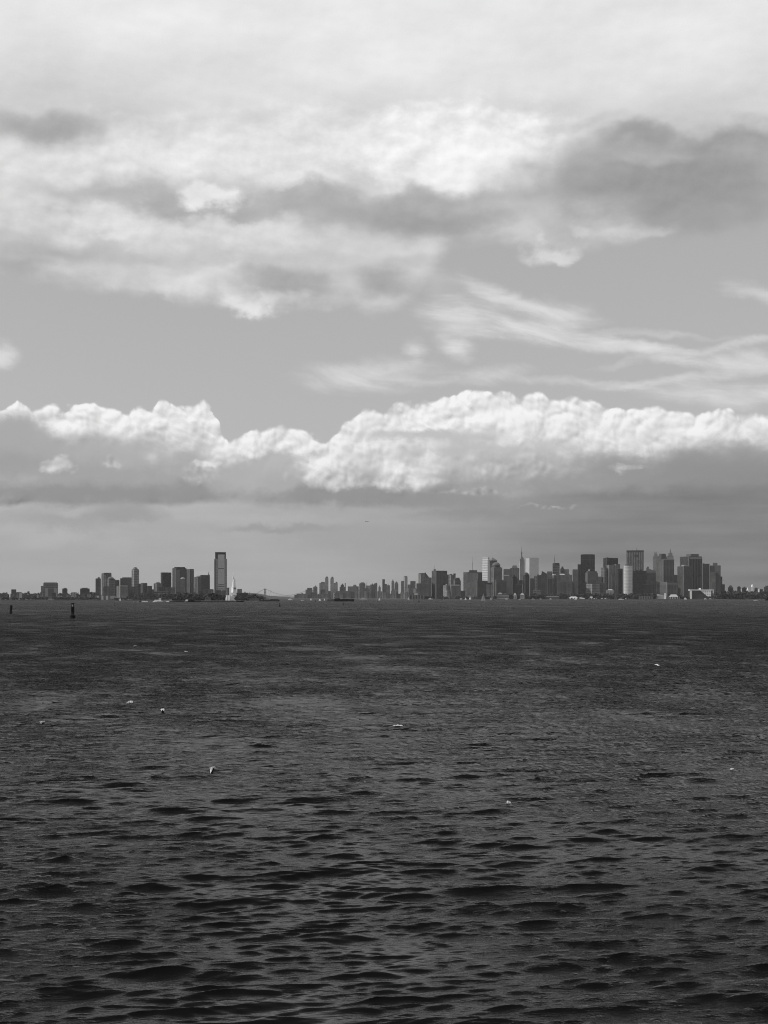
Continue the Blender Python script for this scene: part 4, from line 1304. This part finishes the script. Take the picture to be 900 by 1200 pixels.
# ------------------------------------------------------------------ boats, buoys, bridge, aeroplane
def hull(mb, L, Wd, zt, zk=-1.0, bow=.25, sheer=.0):
    """hull along local x, bow at +x"""
    st = [(-.5, .75), (-.46, .9), (-.2, 1), (.5 - bow, 1), (.5 - bow * .45, .7), (.5, .06)]
    r0 = [(L * s * .97, -Wd / 2 * w * .8, zk) for s, w in st] + [(L * s * .97, Wd / 2 * w * .8, zk) for s, w in reversed(st)]
    r1 = [(L * s, -Wd / 2 * w, zt + sheer * max(0, s) * 2) for s, w in st] + [(L * s, Wd / 2 * w, zt + sheer * max(0, s) * 2) for s, w in reversed(st)]
    mb.loft([r0, r1])
    return mb


def at(x, d, z=0.0):
    return (PX(x, d), d, z)


def vessel(label, x0, x1, d, hm, deck, heading=1, name='cargo_ship', cat='ship', houses=(), masts=(), bw=.16, group=None, ztop=None, rz=0.0):
    """a ship broadside on: houses (x0, x1, y_top, material), masts (x, y_top)"""
    L = (x1 - x0) * d / F
    xc = (x0 + x1) / 2
    r = thing(name, label, cat, at(xc, d), rz if heading > 0 else math.pi + rz, group)
    h = MB(); hull(h, L, max(2.2, L * bw), PZ(deck, d), -1.2, .18, .4 if L > 20 else .2)
    h.build('hull', hm, r)
    sg = 1 if heading > 0 else -1
    zd = PZ(deck, d)
    for i, (a, b, yt, m) in enumerate(houses):
        q = MB()
        la, lb = sorted((sg * (PX(a, d) - PX(xc, d)), sg * (PX(b, d) - PX(xc, d))))
        wv = max(1.4, L * bw * .66)
        q.box(la, lb, -wv / 2, wv / 2, zd + .02, PZ(yt, d), .06)
        o = q.build('deckhouse' if i == 0 else 'superstructure', m, r)
        if PZ(yt, d) - zd > 2.2 and lb - la > 2.5:
            w_ = MB(); w_.box(la * .94 + lb * .06, lb * .94 + la * .06, -wv / 2 - .03, -wv / 2 + .3, zd + (PZ(yt, d) - zd) * .55, zd + (PZ(yt, d) - zd) * .8)
            w_.build('window_strip', GLASSM, o)
    for mx, yt in masts:
        q = MB(); lx_ = sg * (PX(mx, d) - PX(xc, d))
        q.bar((lx_, 0, zd), (lx_, 0, PZ(yt, d)), .35 * d / 5000, .15 * d / 5000)
        q.build('mast', DARKM, r)
    return r


def sailboat(label, x, yw, ytop, wpx, bright=.8, heel=0.0, flip=1, group=None):
    d = CAM_H * F / (yw - HZ)
    d = min(d, 7600.0)
    h = PZ(ytop, d)
    r = thing('sailboat', label, 'sailboat', at(x, d), 0 if flip > 0 else math.pi, group)
    L = max(wpx * d / F, h * .6)
    q = MB(); hull(q, L, L * .3, .9, -.5, .4, .2); q.build('hull', WHITEM, r)
    q = MB(); q.bar((L * .08, 0, .9), (L * .08, 0, h), .14, .07); q.build('mast', PALEM, r)
    sm = plain('sailcloth_%d' % int(bright * 100), bright, .8, .1)

    def sail(nm, pts):
        v = [Vector(p) for p in pts]
        q = MB()
        th = .06
        n = 6
        # a curved triangle with a little thickness
        a, b, c = v
        rows = []
        for i in range(n + 1):
            t = i / n
            p0, p1 = a.lerp(c, t), b.lerp(c, t)
            rows.append([p0.lerp(p1, k / 4) + Vector((0, -.9 * math.sin(math.pi * k / 4) * (1 - t), 0)) for k in range(5)])
        vs = [tuple(p) for rw in rows for p in rw] + [(p.x, p.y + th, p.z) for rw in rows for p in rw]
        m_ = len(rows) * 5
        fs = []
        for i in range(n):
            for k in range(4):
                o_ = i * 5 + k
                fs.append((o_, o_ + 1, o_ + 6, o_ + 5))
                fs.append((m_ + o_ + 5, m_ + o_ + 6, m_ + o_ + 1, m_ + o_))
        q.add(vs, fs)
        q.build(nm, sm, r, smooth=True)
    sail('mainsail', ((-L * .45, 0, 1.8), (L * .05, 0, 1.6), (L * .07, 0, h * .98)))
    sail('jib', ((L * .12, 0, 1.6), (L * .47, 0, 1.3), (L * .10, 0, h * .86)))
    return r


def motorboat(label, x0, x1, yw, yt, c=.75, flip=1, name='motorboat', cat='motorboat'):
    d = min(CAM_H * F / (yw - HZ), 7640.0)
    L = (x1 - x0) * d / F
    r = thing(name, label, cat, at((x0 + x1) / 2, d), 0 if flip > 0 else math.pi)
    pm = plain('boat_paint_%d' % int(c * 100), c, .5, .3)
    H_ = max(PZ(yt, d), 2.5)
    q = MB(); hull(q, L, L * .26, H_ * .45, -.6, .3, .3); q.build('hull', pm, r)
    q = MB(); q.box(-L * .28, L * .12, -L * .09, L * .09, H_ * .45 + .02, H_, .12); cb = q.build('cabin', pm, r)
    q = MB(); q.box(-L * .25, L * .10, -L * .09 - .02, -L * .08 + .1, H_ * .64, H_ * .84); q.build('window_strip', GLASSM, cb)
    q = MB(); q.bar((-L * .05, 0, H_), (-L * .05, 0, H_ * 1.5), .08, .05); q.build('mast', GREYM, r)
    return r


# sails from left to right
sailboat('lone white sailboat off the western shore, left of the tall pale capped tower', 140.8, 704.2, 700.4, 2.2)
sailboat('narrow white sail, leftmost of the three left of the dark tanker', 364.5, 703.6, 700.4, 1.2)
sailboat('broad low white sails, middle one of the three left of the dark tanker', 374.8, 704.3, 701.4, 2.4, 1.0)
sailboat('white sailboat closest to the dark tanker\'s stern', 380.3, 703.9, 701.3, 1.8)
sailboat('bright single white sail in open water right of the dark tanker', 444.6, 703.8, 700.4, 1.6, .95)
sailboat('small dim white sail at the left end of the long grey pier shed', 478.8, 702.9, 699.4, 1.6, .65)
sailboat('white sailboat on the left of the pair before the waterside blocks', 545.6, 703.1, 699.9, 2.2, .95)
sailboat('upright white sail, right one of the pair before the masted slab', 550.8, 702.8, 698.2, 2, .9)
sailboat('tall dull grey sailing boat just left of the T-shaped post', 566.2, 703.6, 695.2, 2.6, .30)
sailboat('tiny faint sail at the foot of the T-shaped post', 575.3, 702.8, 699.2, 1.2, .4)
sailboat('thin white sail in front of the long pale ferry shed', 674.6, 703.0, 698.6, 1.4, .85)
# launches
motorboat('long low white launch left of the lone central sail', 421.6, 430.4, 702.6, 700.7, .6)
motorboat('faint white launch at the far left end of the central skyline', 352.4, 356, 703.9, 703, .7)
motorboat('white launch near the far bridge, by the skyline\'s left tip', 337.6, 342.6, 703.1, 700.8, .75)
motorboat('white motorboat below the wedge-peaked building', 501.8, 507.6, 702.2, 701.0, .8)
motorboat('small bright boat left of the sailboat pair before the waterside blocks', 539.2, 541.4, 702.2, 700.7, .9)
motorboat('little white boat left of the small pale house', 592.2, 595, 702.3, 701.1, .8)
motorboat('tiny white boat below the smooth round-topped dark tower', 607.8, 610.2, 702.6, 701.8, .6)
motorboat('white flat boat below the far pale slab', 622.8, 626.8, 702.4, 701.6, .7)
motorboat('stubby white boat left of the low pier canopy', 632.2, 634.6, 702.2, 700.8, .5)
motorboat('white boat just under the middle of the low pier canopy', 644, 646.4, 702.3, 700.8, .7)
motorboat('bright white speeding boat below the white round-fronted tower', 725, 731, 702.7, 701.6, .95)
motorboat('bright white boat left of the white framed building', 801.6, 804.8, 702.4, 700.4, 1.0)
motorboat('white launch in front of the bright half of the white framed building', 825, 828.4, 702.2, 700.9, .85)
motorboat('small white launch at the right foot of the white framed building', 831, 834.4, 702.1, 700.9, .8)
motorboat('pale covered boat below the right-hand trees', 874, 879, 702.4, 700, .6, name='moored_boat')
motorboat('white moored yacht under the short white chimney', 881, 887, 702.3, 700.5, .75, name='moored_boat')
motorboat('low white launch out on the water near the right edge', 883.4, 888.8, 704, 702.9, .6)

# ships
DK = BLACKM
GH = plain('hull_grey', .075, .6, .3)
vessel('dark loaded barge with a slanting derrick, moored under the far bridge', 303.6, 327.8, 4060, plain('barge_black', .03, .6), 702.9, 1, 'barge', 'barge',
       houses=((310, 316, 701.6, GREYM), (316.6, 326.4, 701.9, DARKM)), masts=((311.6, 700.2), (320, 701), (325.6, 701.2)))
bo = [o for o in bpy.data.objects if o.name.startswith('barge')][0]
q = MB(); q.bar((PX(314.6, 4060) - PX(315.7, 4060), 0, PZ(702.9, 4060)), (PX(317.6, 4060) - PX(315.7, 4060), 0, PZ(691.2, 4060)), .42, .25); q.build('derrick', GREYM, bo)
vessel('black low tanker lying across the water under the central skyline', 391.4, 415.2, 4060, DK, 702.2, 1, 'tanker', 'ship',
       houses=((392.2, 398.6, 701.1, DK), (401, 409, 701.8, DK)), masts=((396.4, 700.2), (412.2, 700.8), (404, 701.4)))
vessel('dark grey tug pushing at the black tanker\'s stern', 383, 392.2, 4120, GH, 702.6, 1, 'tugboat', 'tugboat',
       houses=((384.4, 390.6, 701.7, GH), (385.6, 388.4, 700.9, GREYM)), masts=((387, 699.6),))
vessel('black barge lying on the water right of the statue', 277, 286.2, 3560, DK, 704.3, 1, 'barge', 'barge', houses=((283.6, 285.4, 703.9, DK),))
vessel('long black flat barge in front of the statue island\'s trees', 199, 236.4, 3480, DK, 704.7, 1, 'barge', 'barge',
       houses=((206, 216, 704.0, GH), (220, 228, 703.8, DK)), masts=((213, 703.2),))
vessel('white excursion boat with raised wheelhouse left of the statue island', 180, 190.4, 3700, plain('boat_white', .7), 704.0, 1, 'excursion_boat', 'ferry',
       houses=((181, 187, 702.8, WHITEM), (186.2, 188.8, 701.2, WHITEM)), masts=((187.4, 700.4),))
vessel('white blocky ferry farthest left of the boats by the statue island', 165.4, 173.6, 3560, plain('boat_white', .7), 705.4, 1, 'ferry', 'ferry',
       houses=((166.2, 173, 704.2, WHITEM),))
vessel('small black workboat between two white ferries left of the statue island', 162.6, 166.2, 3570, DK, 705.4, 1, 'workboat', 'workboat', houses=((163.4, 165.6, 704.2, DK),))
vessel('low grey landing stage with pale roof left of the long black barge', 183, 200, 3540, GH, 705.3, 1, 'landing_stage', 'pier', houses=((184, 189, 704.2, PALEM), (195, 198, 704.3, WHITEM)))
vessel('small white boat against the grey landing stage\'s left end', 178.6, 181.6, 3520, plain('boat_white', .7), 705.2, 1, 'motorboat', 'motorboat', houses=((179.2, 181, 704.6, WHITEM),))
vessel('thin dark pontoon trailing left from the white ferries', 153, 163, 3560, plain('barge_black', .03, .6), 705.9, 1, 'pontoon', 'pontoon', houses=((156, 157.4, 705.1, PALEM), (161, 162.2, 705.2, WHITEM)))
vessel('white boat with a bright cabin top behind the long black barge', 216.4, 222.6, 3530, plain('boat_white', .7), 704.3, 1, 'excursion_boat', 'ferry', houses=((217.4, 220.4, 702.6, WHITEM),))
vessel('dark tug cut by the right edge of the picture', 896.4, 908, 5000, DK, 702.4, -1, 'tugboat', 'tugboat', houses=((898, 904, 700.9, DK), (899, 902, 699.9, DK)), masts=((900.6, 699),))


# buoys
def buoy(label, x, yw, yt, daymark, tilt=0.0, topmark=False):
    d = CAM_H * F / (yw - HZ)
    h = (yw - yt) * d / F
    s = h / 8.0
    r = thing('channel_buoy', label, 'buoy', at(x, d, .55 * s), 0.3)
    r.rotation_euler = (0, R(tilt), .3)
    q = MB(); q.lathe([(1.15 * s, -1.0 * s), (1.5 * s, -.5 * s), (1.5 * s, 1.0 * s), (1.25 * s, 1.25 * s), (.7 * s, 1.35 * s)], 0, 0, 20); q.build('float', BLACKM, r)
    q = MB()
    for k in range(4):
        a_ = math.pi / 4 + k * math.pi / 2
        q.bar((.72 * s * math.cos(a_), .72 * s * math.sin(a_), 1.35 * s), (.62 * s * math.cos(a_), .62 * s * math.sin(a_), 7.7 * s), .20 * s, .17 * s)
    for z_ in (2.2, 3.0, 5.9, 7.7):
        for k in range(4):
            a_, b_ = math.pi / 4 + k * math.pi / 2, math.pi / 4 + (k + 1) * math.pi / 2
            q.bar((.7 * s * math.cos(a_), .7 * s * math.sin(a_), z_ * s), (.7 * s * math.cos(b_), .7 * s * math.sin(b_), z_ * s), .08 * s)
    for k in range(4):
        a_, b_ = math.pi / 4 + k * math.pi / 2, math.pi / 4 + (k + 1) * math.pi / 2
        q.bar((.7 * s * math.cos(a_), .7 * s * math.sin(a_), 1.4 * s), (.68 * s * math.cos(b_), .68 * s * math.sin(b_), 3.0 * s), .07 * s)
    q.build('cage', BLACKM, r)
    if daymark:
        q = MB(); q.box(-.84 * s, .84 * s, -.84 * s, .84 * s, 2.7 * s, 5.75 * s); q.build('daymark', BLACKM, r)
        q = MB(); q.box(-.5 * s, .5 * s, -.5 * s, .5 * s, 1.5 * s, 2.4 * s); q.build('battery_box', DARKM, r)
        q = MB(); q.lathe([(.22 * s, 6.0 * s), (.26 * s, 6.2 * s), (.26 * s, 6.8 * s), (.1 * s, 6.95 * s)], 0, 0, 12); q.build('lantern', PALEM, r)
        q = MB(); q.box(-.9 * s, .9 * s, -.9 * s, .9 * s, 7.55 * s, 7.95 * s); q.build('roof', BLACKM, r)
    else:
        q = MB(); q.lathe([(1.15 * s, 1.4 * s), (1.25 * s, 5.0 * s), (1.2 * s, 7.6 * s), (.6 * s, 8.0 * s)], 0, 0, 14); q.build('daymark', BLACKM, r)
    return r


buoy('tall black lighted buoy with open top cage, nearer of the left pair', 85.2, 724.6, 707.8, True)
buoy('shorter black pillar buoy tilting slightly at the far left edge', 12.6, 719.0, 709.8, False, 4)


def can_buoy(label, x, yw, yt, w, twin=False):
    d = CAM_H * F / (yw - HZ)
    h = (yw - yt) * d / F
    r_ = w * d / F / 2
    r = thing('marker_buoy', label, 'buoy', at(x, d))
    q = MB(); q.lathe([(r_, -.6), (r_, h * .3), (r_ * .7, h * .38)], 0, 0, 14); q.build('float', BLACKM, r)
    q = MB(); q.lathe([(r_ * .22, h * .38), (r_ * .22, h * .62)], 0, 0, 8); q.build('stem', BLACKM, r)
    q = MB(); q.lathe([(r_ * .2, h * .58), (r_ * .6, h * .68), (r_ * .6, h * .9), (r_ * .2, h)], 0, 0, 12); q.build('topmark', BLACKM, r)


can_buoy('thin black marker buoy between the black buoy and the statue island', 134.6, 709.8, 706.6, 1.2)
can_buoy('black marker buoy with ball top, right of the dark loaded barge', 327.8, 710.8, 706.8, 2.2)
can_buoy('tiny black marker left of the black tanker', 369.6, 705.8, 703.4, 1.0)
can_buoy('tiny black marker in the water below the black tanker', 402.3, 708.6, 706.2, 1.2)
can_buoy('tiny dark marker below the long grey pier shed', 490.8, 705.6, 702.8, 1.3)

# the dark T-shaped post in front of the great cluster
dp = 7650.0
r = thing('gantry_mast', 'black T-shaped mast standing at the water before the domed tower', 'mast', at(574.4, dp, 0))
q = MB(); q.box(-1.6, 1.6, -1.6, 1.6, -2, PZ(685, dp)); q.build('post', BLACKM, r)
q = MB(); q.box(PX(570, dp) - PX(574.4, dp), PX(576.6, dp) - PX(574.4, dp), -2, 2, PZ(685, dp) + .02, PZ(683.4, dp)); q.build('crossarm', BLACKM, r)
q = MB(); q.lathe([(1.2, PZ(683.4, dp)), (.3, PZ(681.8, dp))], 0, 0, 8); q.build('lamp', BLACKM, r)

# suspension bridge far up the river
db = 17000.0
r = thing('suspension_bridge', 'faint suspension bridge far up the river between the two shores', 'bridge', (0, db, 0))
tw = MB()
for s_ in (-1, 1):
    tw.box(PX(310.6, db) - 4 + s_ * 7, PX(310.6, db) + 4 + s_ * 7, -12, 12, -5, PZ(689.8, db), .1)
for y_ in (690.4, 694, 698):
    tw.box(PX(310.6, db) - 9, PX(310.6, db) + 9, -8, 8, PZ(y_ + .7, db), PZ(y_, db))
tw.build('tower', GREYM, r)
tw = MB()
for s_ in (-1, 1):
    tw.box(PX(363, db) - 4 + s_ * 7, PX(363, db) + 4 + s_ * 7, -12, 12, -5, PZ(690.6, db), .1)
tw.box(PX(363, db) - 9, PX(363, db) + 9, -8, 8, PZ(691.1, db), PZ(690.4, db))
tw.build('tower', GREYM, r)
q = MB(); q.box(PX(286, db), PX(384, db), -10, 10, PZ(699.0, db), PZ(698.2, db)); q.build('deck', GREYM, r)
for yy in (-9, 9):
    q = MB()
    pts = [(297, 697.6), (302, 694.8), (306.6, 691.9), (310.6, 689.9), (316, 692.2), (322, 695), (330, 697.0), (336.5, 697.6), (343, 697.0), (351, 695), (357, 692.9), (363, 690.6), (370, 694), (378, 697.8)]
    for a_, b_ in zip(pts[:-1], pts[1:]):
        q.bar((PX(a_[0], db), yy, PZ(a_[1], db)), (PX(b_[0], db), yy, PZ(b_[1], db)), 1.5, 1.5, 5)
    q.build('cable', GREYM, r)
q = MB()
for k in range(20):
    x_ = 312.5 + k * 1.9
    yk = np.interp(x_, [p[0] for p in pts], [p[1] for p in pts])
    q.bar((PX(x_, db), 9, PZ(698.3, db)), (PX(x_, db), 9, PZ(float(yk), db)), .5, .5, 4)
q.build('hanger', GREYM, r)

# aeroplane
da = 8000.0
r = thing('aeroplane', 'small dark aeroplane in the air above the central skyline', 'aeroplane', (PX(430, da), da, PZ(611.3, da)))
q = MB()
rings = []
for t_, rad in ((-.5, .1), (-.42, .5), (-.3, .9), (.25, 1.0), (.42, .75), (.5, .15)):
    rings.append([(t_ * 19, rad * math.cos(2 * math.pi * i / 12), rad * math.sin(2 * math.pi * i / 12)) for i in range(12)])
q.loft(rings); q.build('fuselage', DARKM, r)
q = MB(); q.add([(2, -.6, -.3), (-1.6, -.6, -.3), (-4.0, -10, .5), (-2.6, -10, .5), (2, .6, -.3), (-1.6, .6, -.3), (-4, 10, .5), (-2.6, 10, .5),
                 (2, -.6, 0), (-1.6, -.6, 0), (-4.0, -10, .7), (-2.6, -10, .7), (2, .6, 0), (-1.6, .6, 0), (-4, 10, .7), (-2.6, 10, .7)],
                [(3, 2, 1, 0), (8, 9, 10, 11), (4, 5, 6, 7), (15, 14, 13, 12), (0, 8, 11, 3), (1, 2, 10, 9), (2, 3, 11, 10), (7, 15, 12, 4), (6, 14, 15, 7), (5, 13, 14, 6)]); q.build('wing', DARKM, r)
q = MB(); q.add([(-7.2, -.12, .6), (-9.2, -.12, .6), (-9.8, -.12, 3.6), (-8.6, -.12, 3.6), (-7.2, .12, .6), (-9.2, .12, .6), (-9.8, .12, 3.6), (-8.6, .12, 3.6)],
                [(0, 1, 2, 3), (7, 6, 5, 4), (0, 3, 7, 4), (1, 5, 6, 2), (2, 6, 7, 3)]); q.build('tail_fin', DARKM, r)

# ------------------------------------------------------------------ foam on breaking crests
co, rr_w, az_w = WGRID
FOAM = plain('foam', .5, .9, .1)


def whitecap(label, x, y, wpx, hpx, seed, group=None):
    d = CAM_H * F / (y - HZ)
    r = random.Random(seed)

    def water_z(px, py):
        rad, a_ = math.hypot(px, py), math.atan2(px, py)
        i_ = min(max(int(np.searchsorted(rr_w, rad)) - 1, 0), len(rr_w) - 2)
        j_ = int(np.clip((a_ + R(17.5)) / R(35) * 819, 0, 818))
        return float(co[i_:i_ + 2, j_:j_ + 2, 2].max())
    x0, y0 = PX(x, d), d
    wm, hm = .72 * wpx * d / F, .6 * hpx * d * d / (CAM_H * F)
    # the tallest water close by carries the crest
    best = max(((water_z(x0 + u * wm, y0 + v * hm), u, v) for u in (-.6, -.3, 0, .3, .6) for v in (-.8, -.4, 0, .4, .8)))
    x0, y0 = x0 + best[1] * wm, y0 + best[2] * hm
    nu, nv = 15, 5
    bend, lean = r.uniform(-.5, .5), r.uniform(-.25, .25)
    vs, fs = [], []
    for a in range(nu):
        u = -1 + 2 * a / (nu - 1)
        th_ = max(.04, (1 - abs(u) ** 1.5) * r.uniform(.25, 1.0)) * (.5 + .5 * math.cos((u - lean * 2) * 1.6))
        for b in range(nv):
            v = b / (nv - 1) - .5
            qx = x0 + u * wm / 2
            qy = y0 + (bend * u * u + lean * u + v * th_) * hm * .9
            vs.append((qx, qy, water_z(qx, qy) + .04 + r.uniform(0, .10) * (1 - abs(2 * v)) + .015 * hpx * d / F * (1 - u * u)))
    for a in range(nu - 1):
        for b in range(nv - 1):
            k = a * nv + b
            fs.append((k, k + nv, k + nv + 1, k + 1))
    q = MB()
    q.add(vs, fs)
    o = q.build('whitecap', FOAM)
    thing('whitecap', label, 'whitecap', None, group='white breaking crests scattered over the water', ob=o)


whitecap('brightest near white crest, low at centre-right of the water', 592, 944, 9, 7, 1)
whitecap('white breaking crest with a hooked tail, lower left-centre water', 252, 903, 9, 8, 2)
whitecap('white fleck upper one of the two close together at left', 148, 823.5, 11, 4, 3)
whitecap('white fleck lower right one of the two close together at left', 193, 835.5, 9, 5, 4)
whitecap('small white fleck near the left edge below the two close flecks', 54, 848, 7, 3, 5)
whitecap('small white fleck far out in the right half of the water', 773, 780, 6, 3.5, 6)
whitecap('faint broken line of froth near the middle of the water', 459, 852, 16, 2.2, 7)
whitecap('faint white fleck near the right edge of the near water', 852, 903, 8, 2.5, 8)
whitecap('tiny far white fleck below the black lighted buoy', 161, 757, 5, 2, 9)
whitecap('tiny far white fleck below the statue island', 216, 765, 6, 2, 10)

# ------------------------------------------------------------------ the air between
m, N = mat_new('haze_air')
pv = N.node('ShaderNodeVolumePrincipled')
pv.inputs['Color'].default_value = (HAZE_C, HAZE_C, HAZE_C, 1)
pv.inputs['Density'].default_value = HAZE_D
pv.inputs['Anisotropy'].default_value = 0.2
o = N.node('ShaderNodeOutputMaterial')
N.t.links.new(pv.outputs[0], o.inputs['Volume'])
q = MB(); q.box(-24000, 24000, -3000, 21000, -7, 620)
hz = q.build('haze', m)
hz['kind'] = 'stuff'
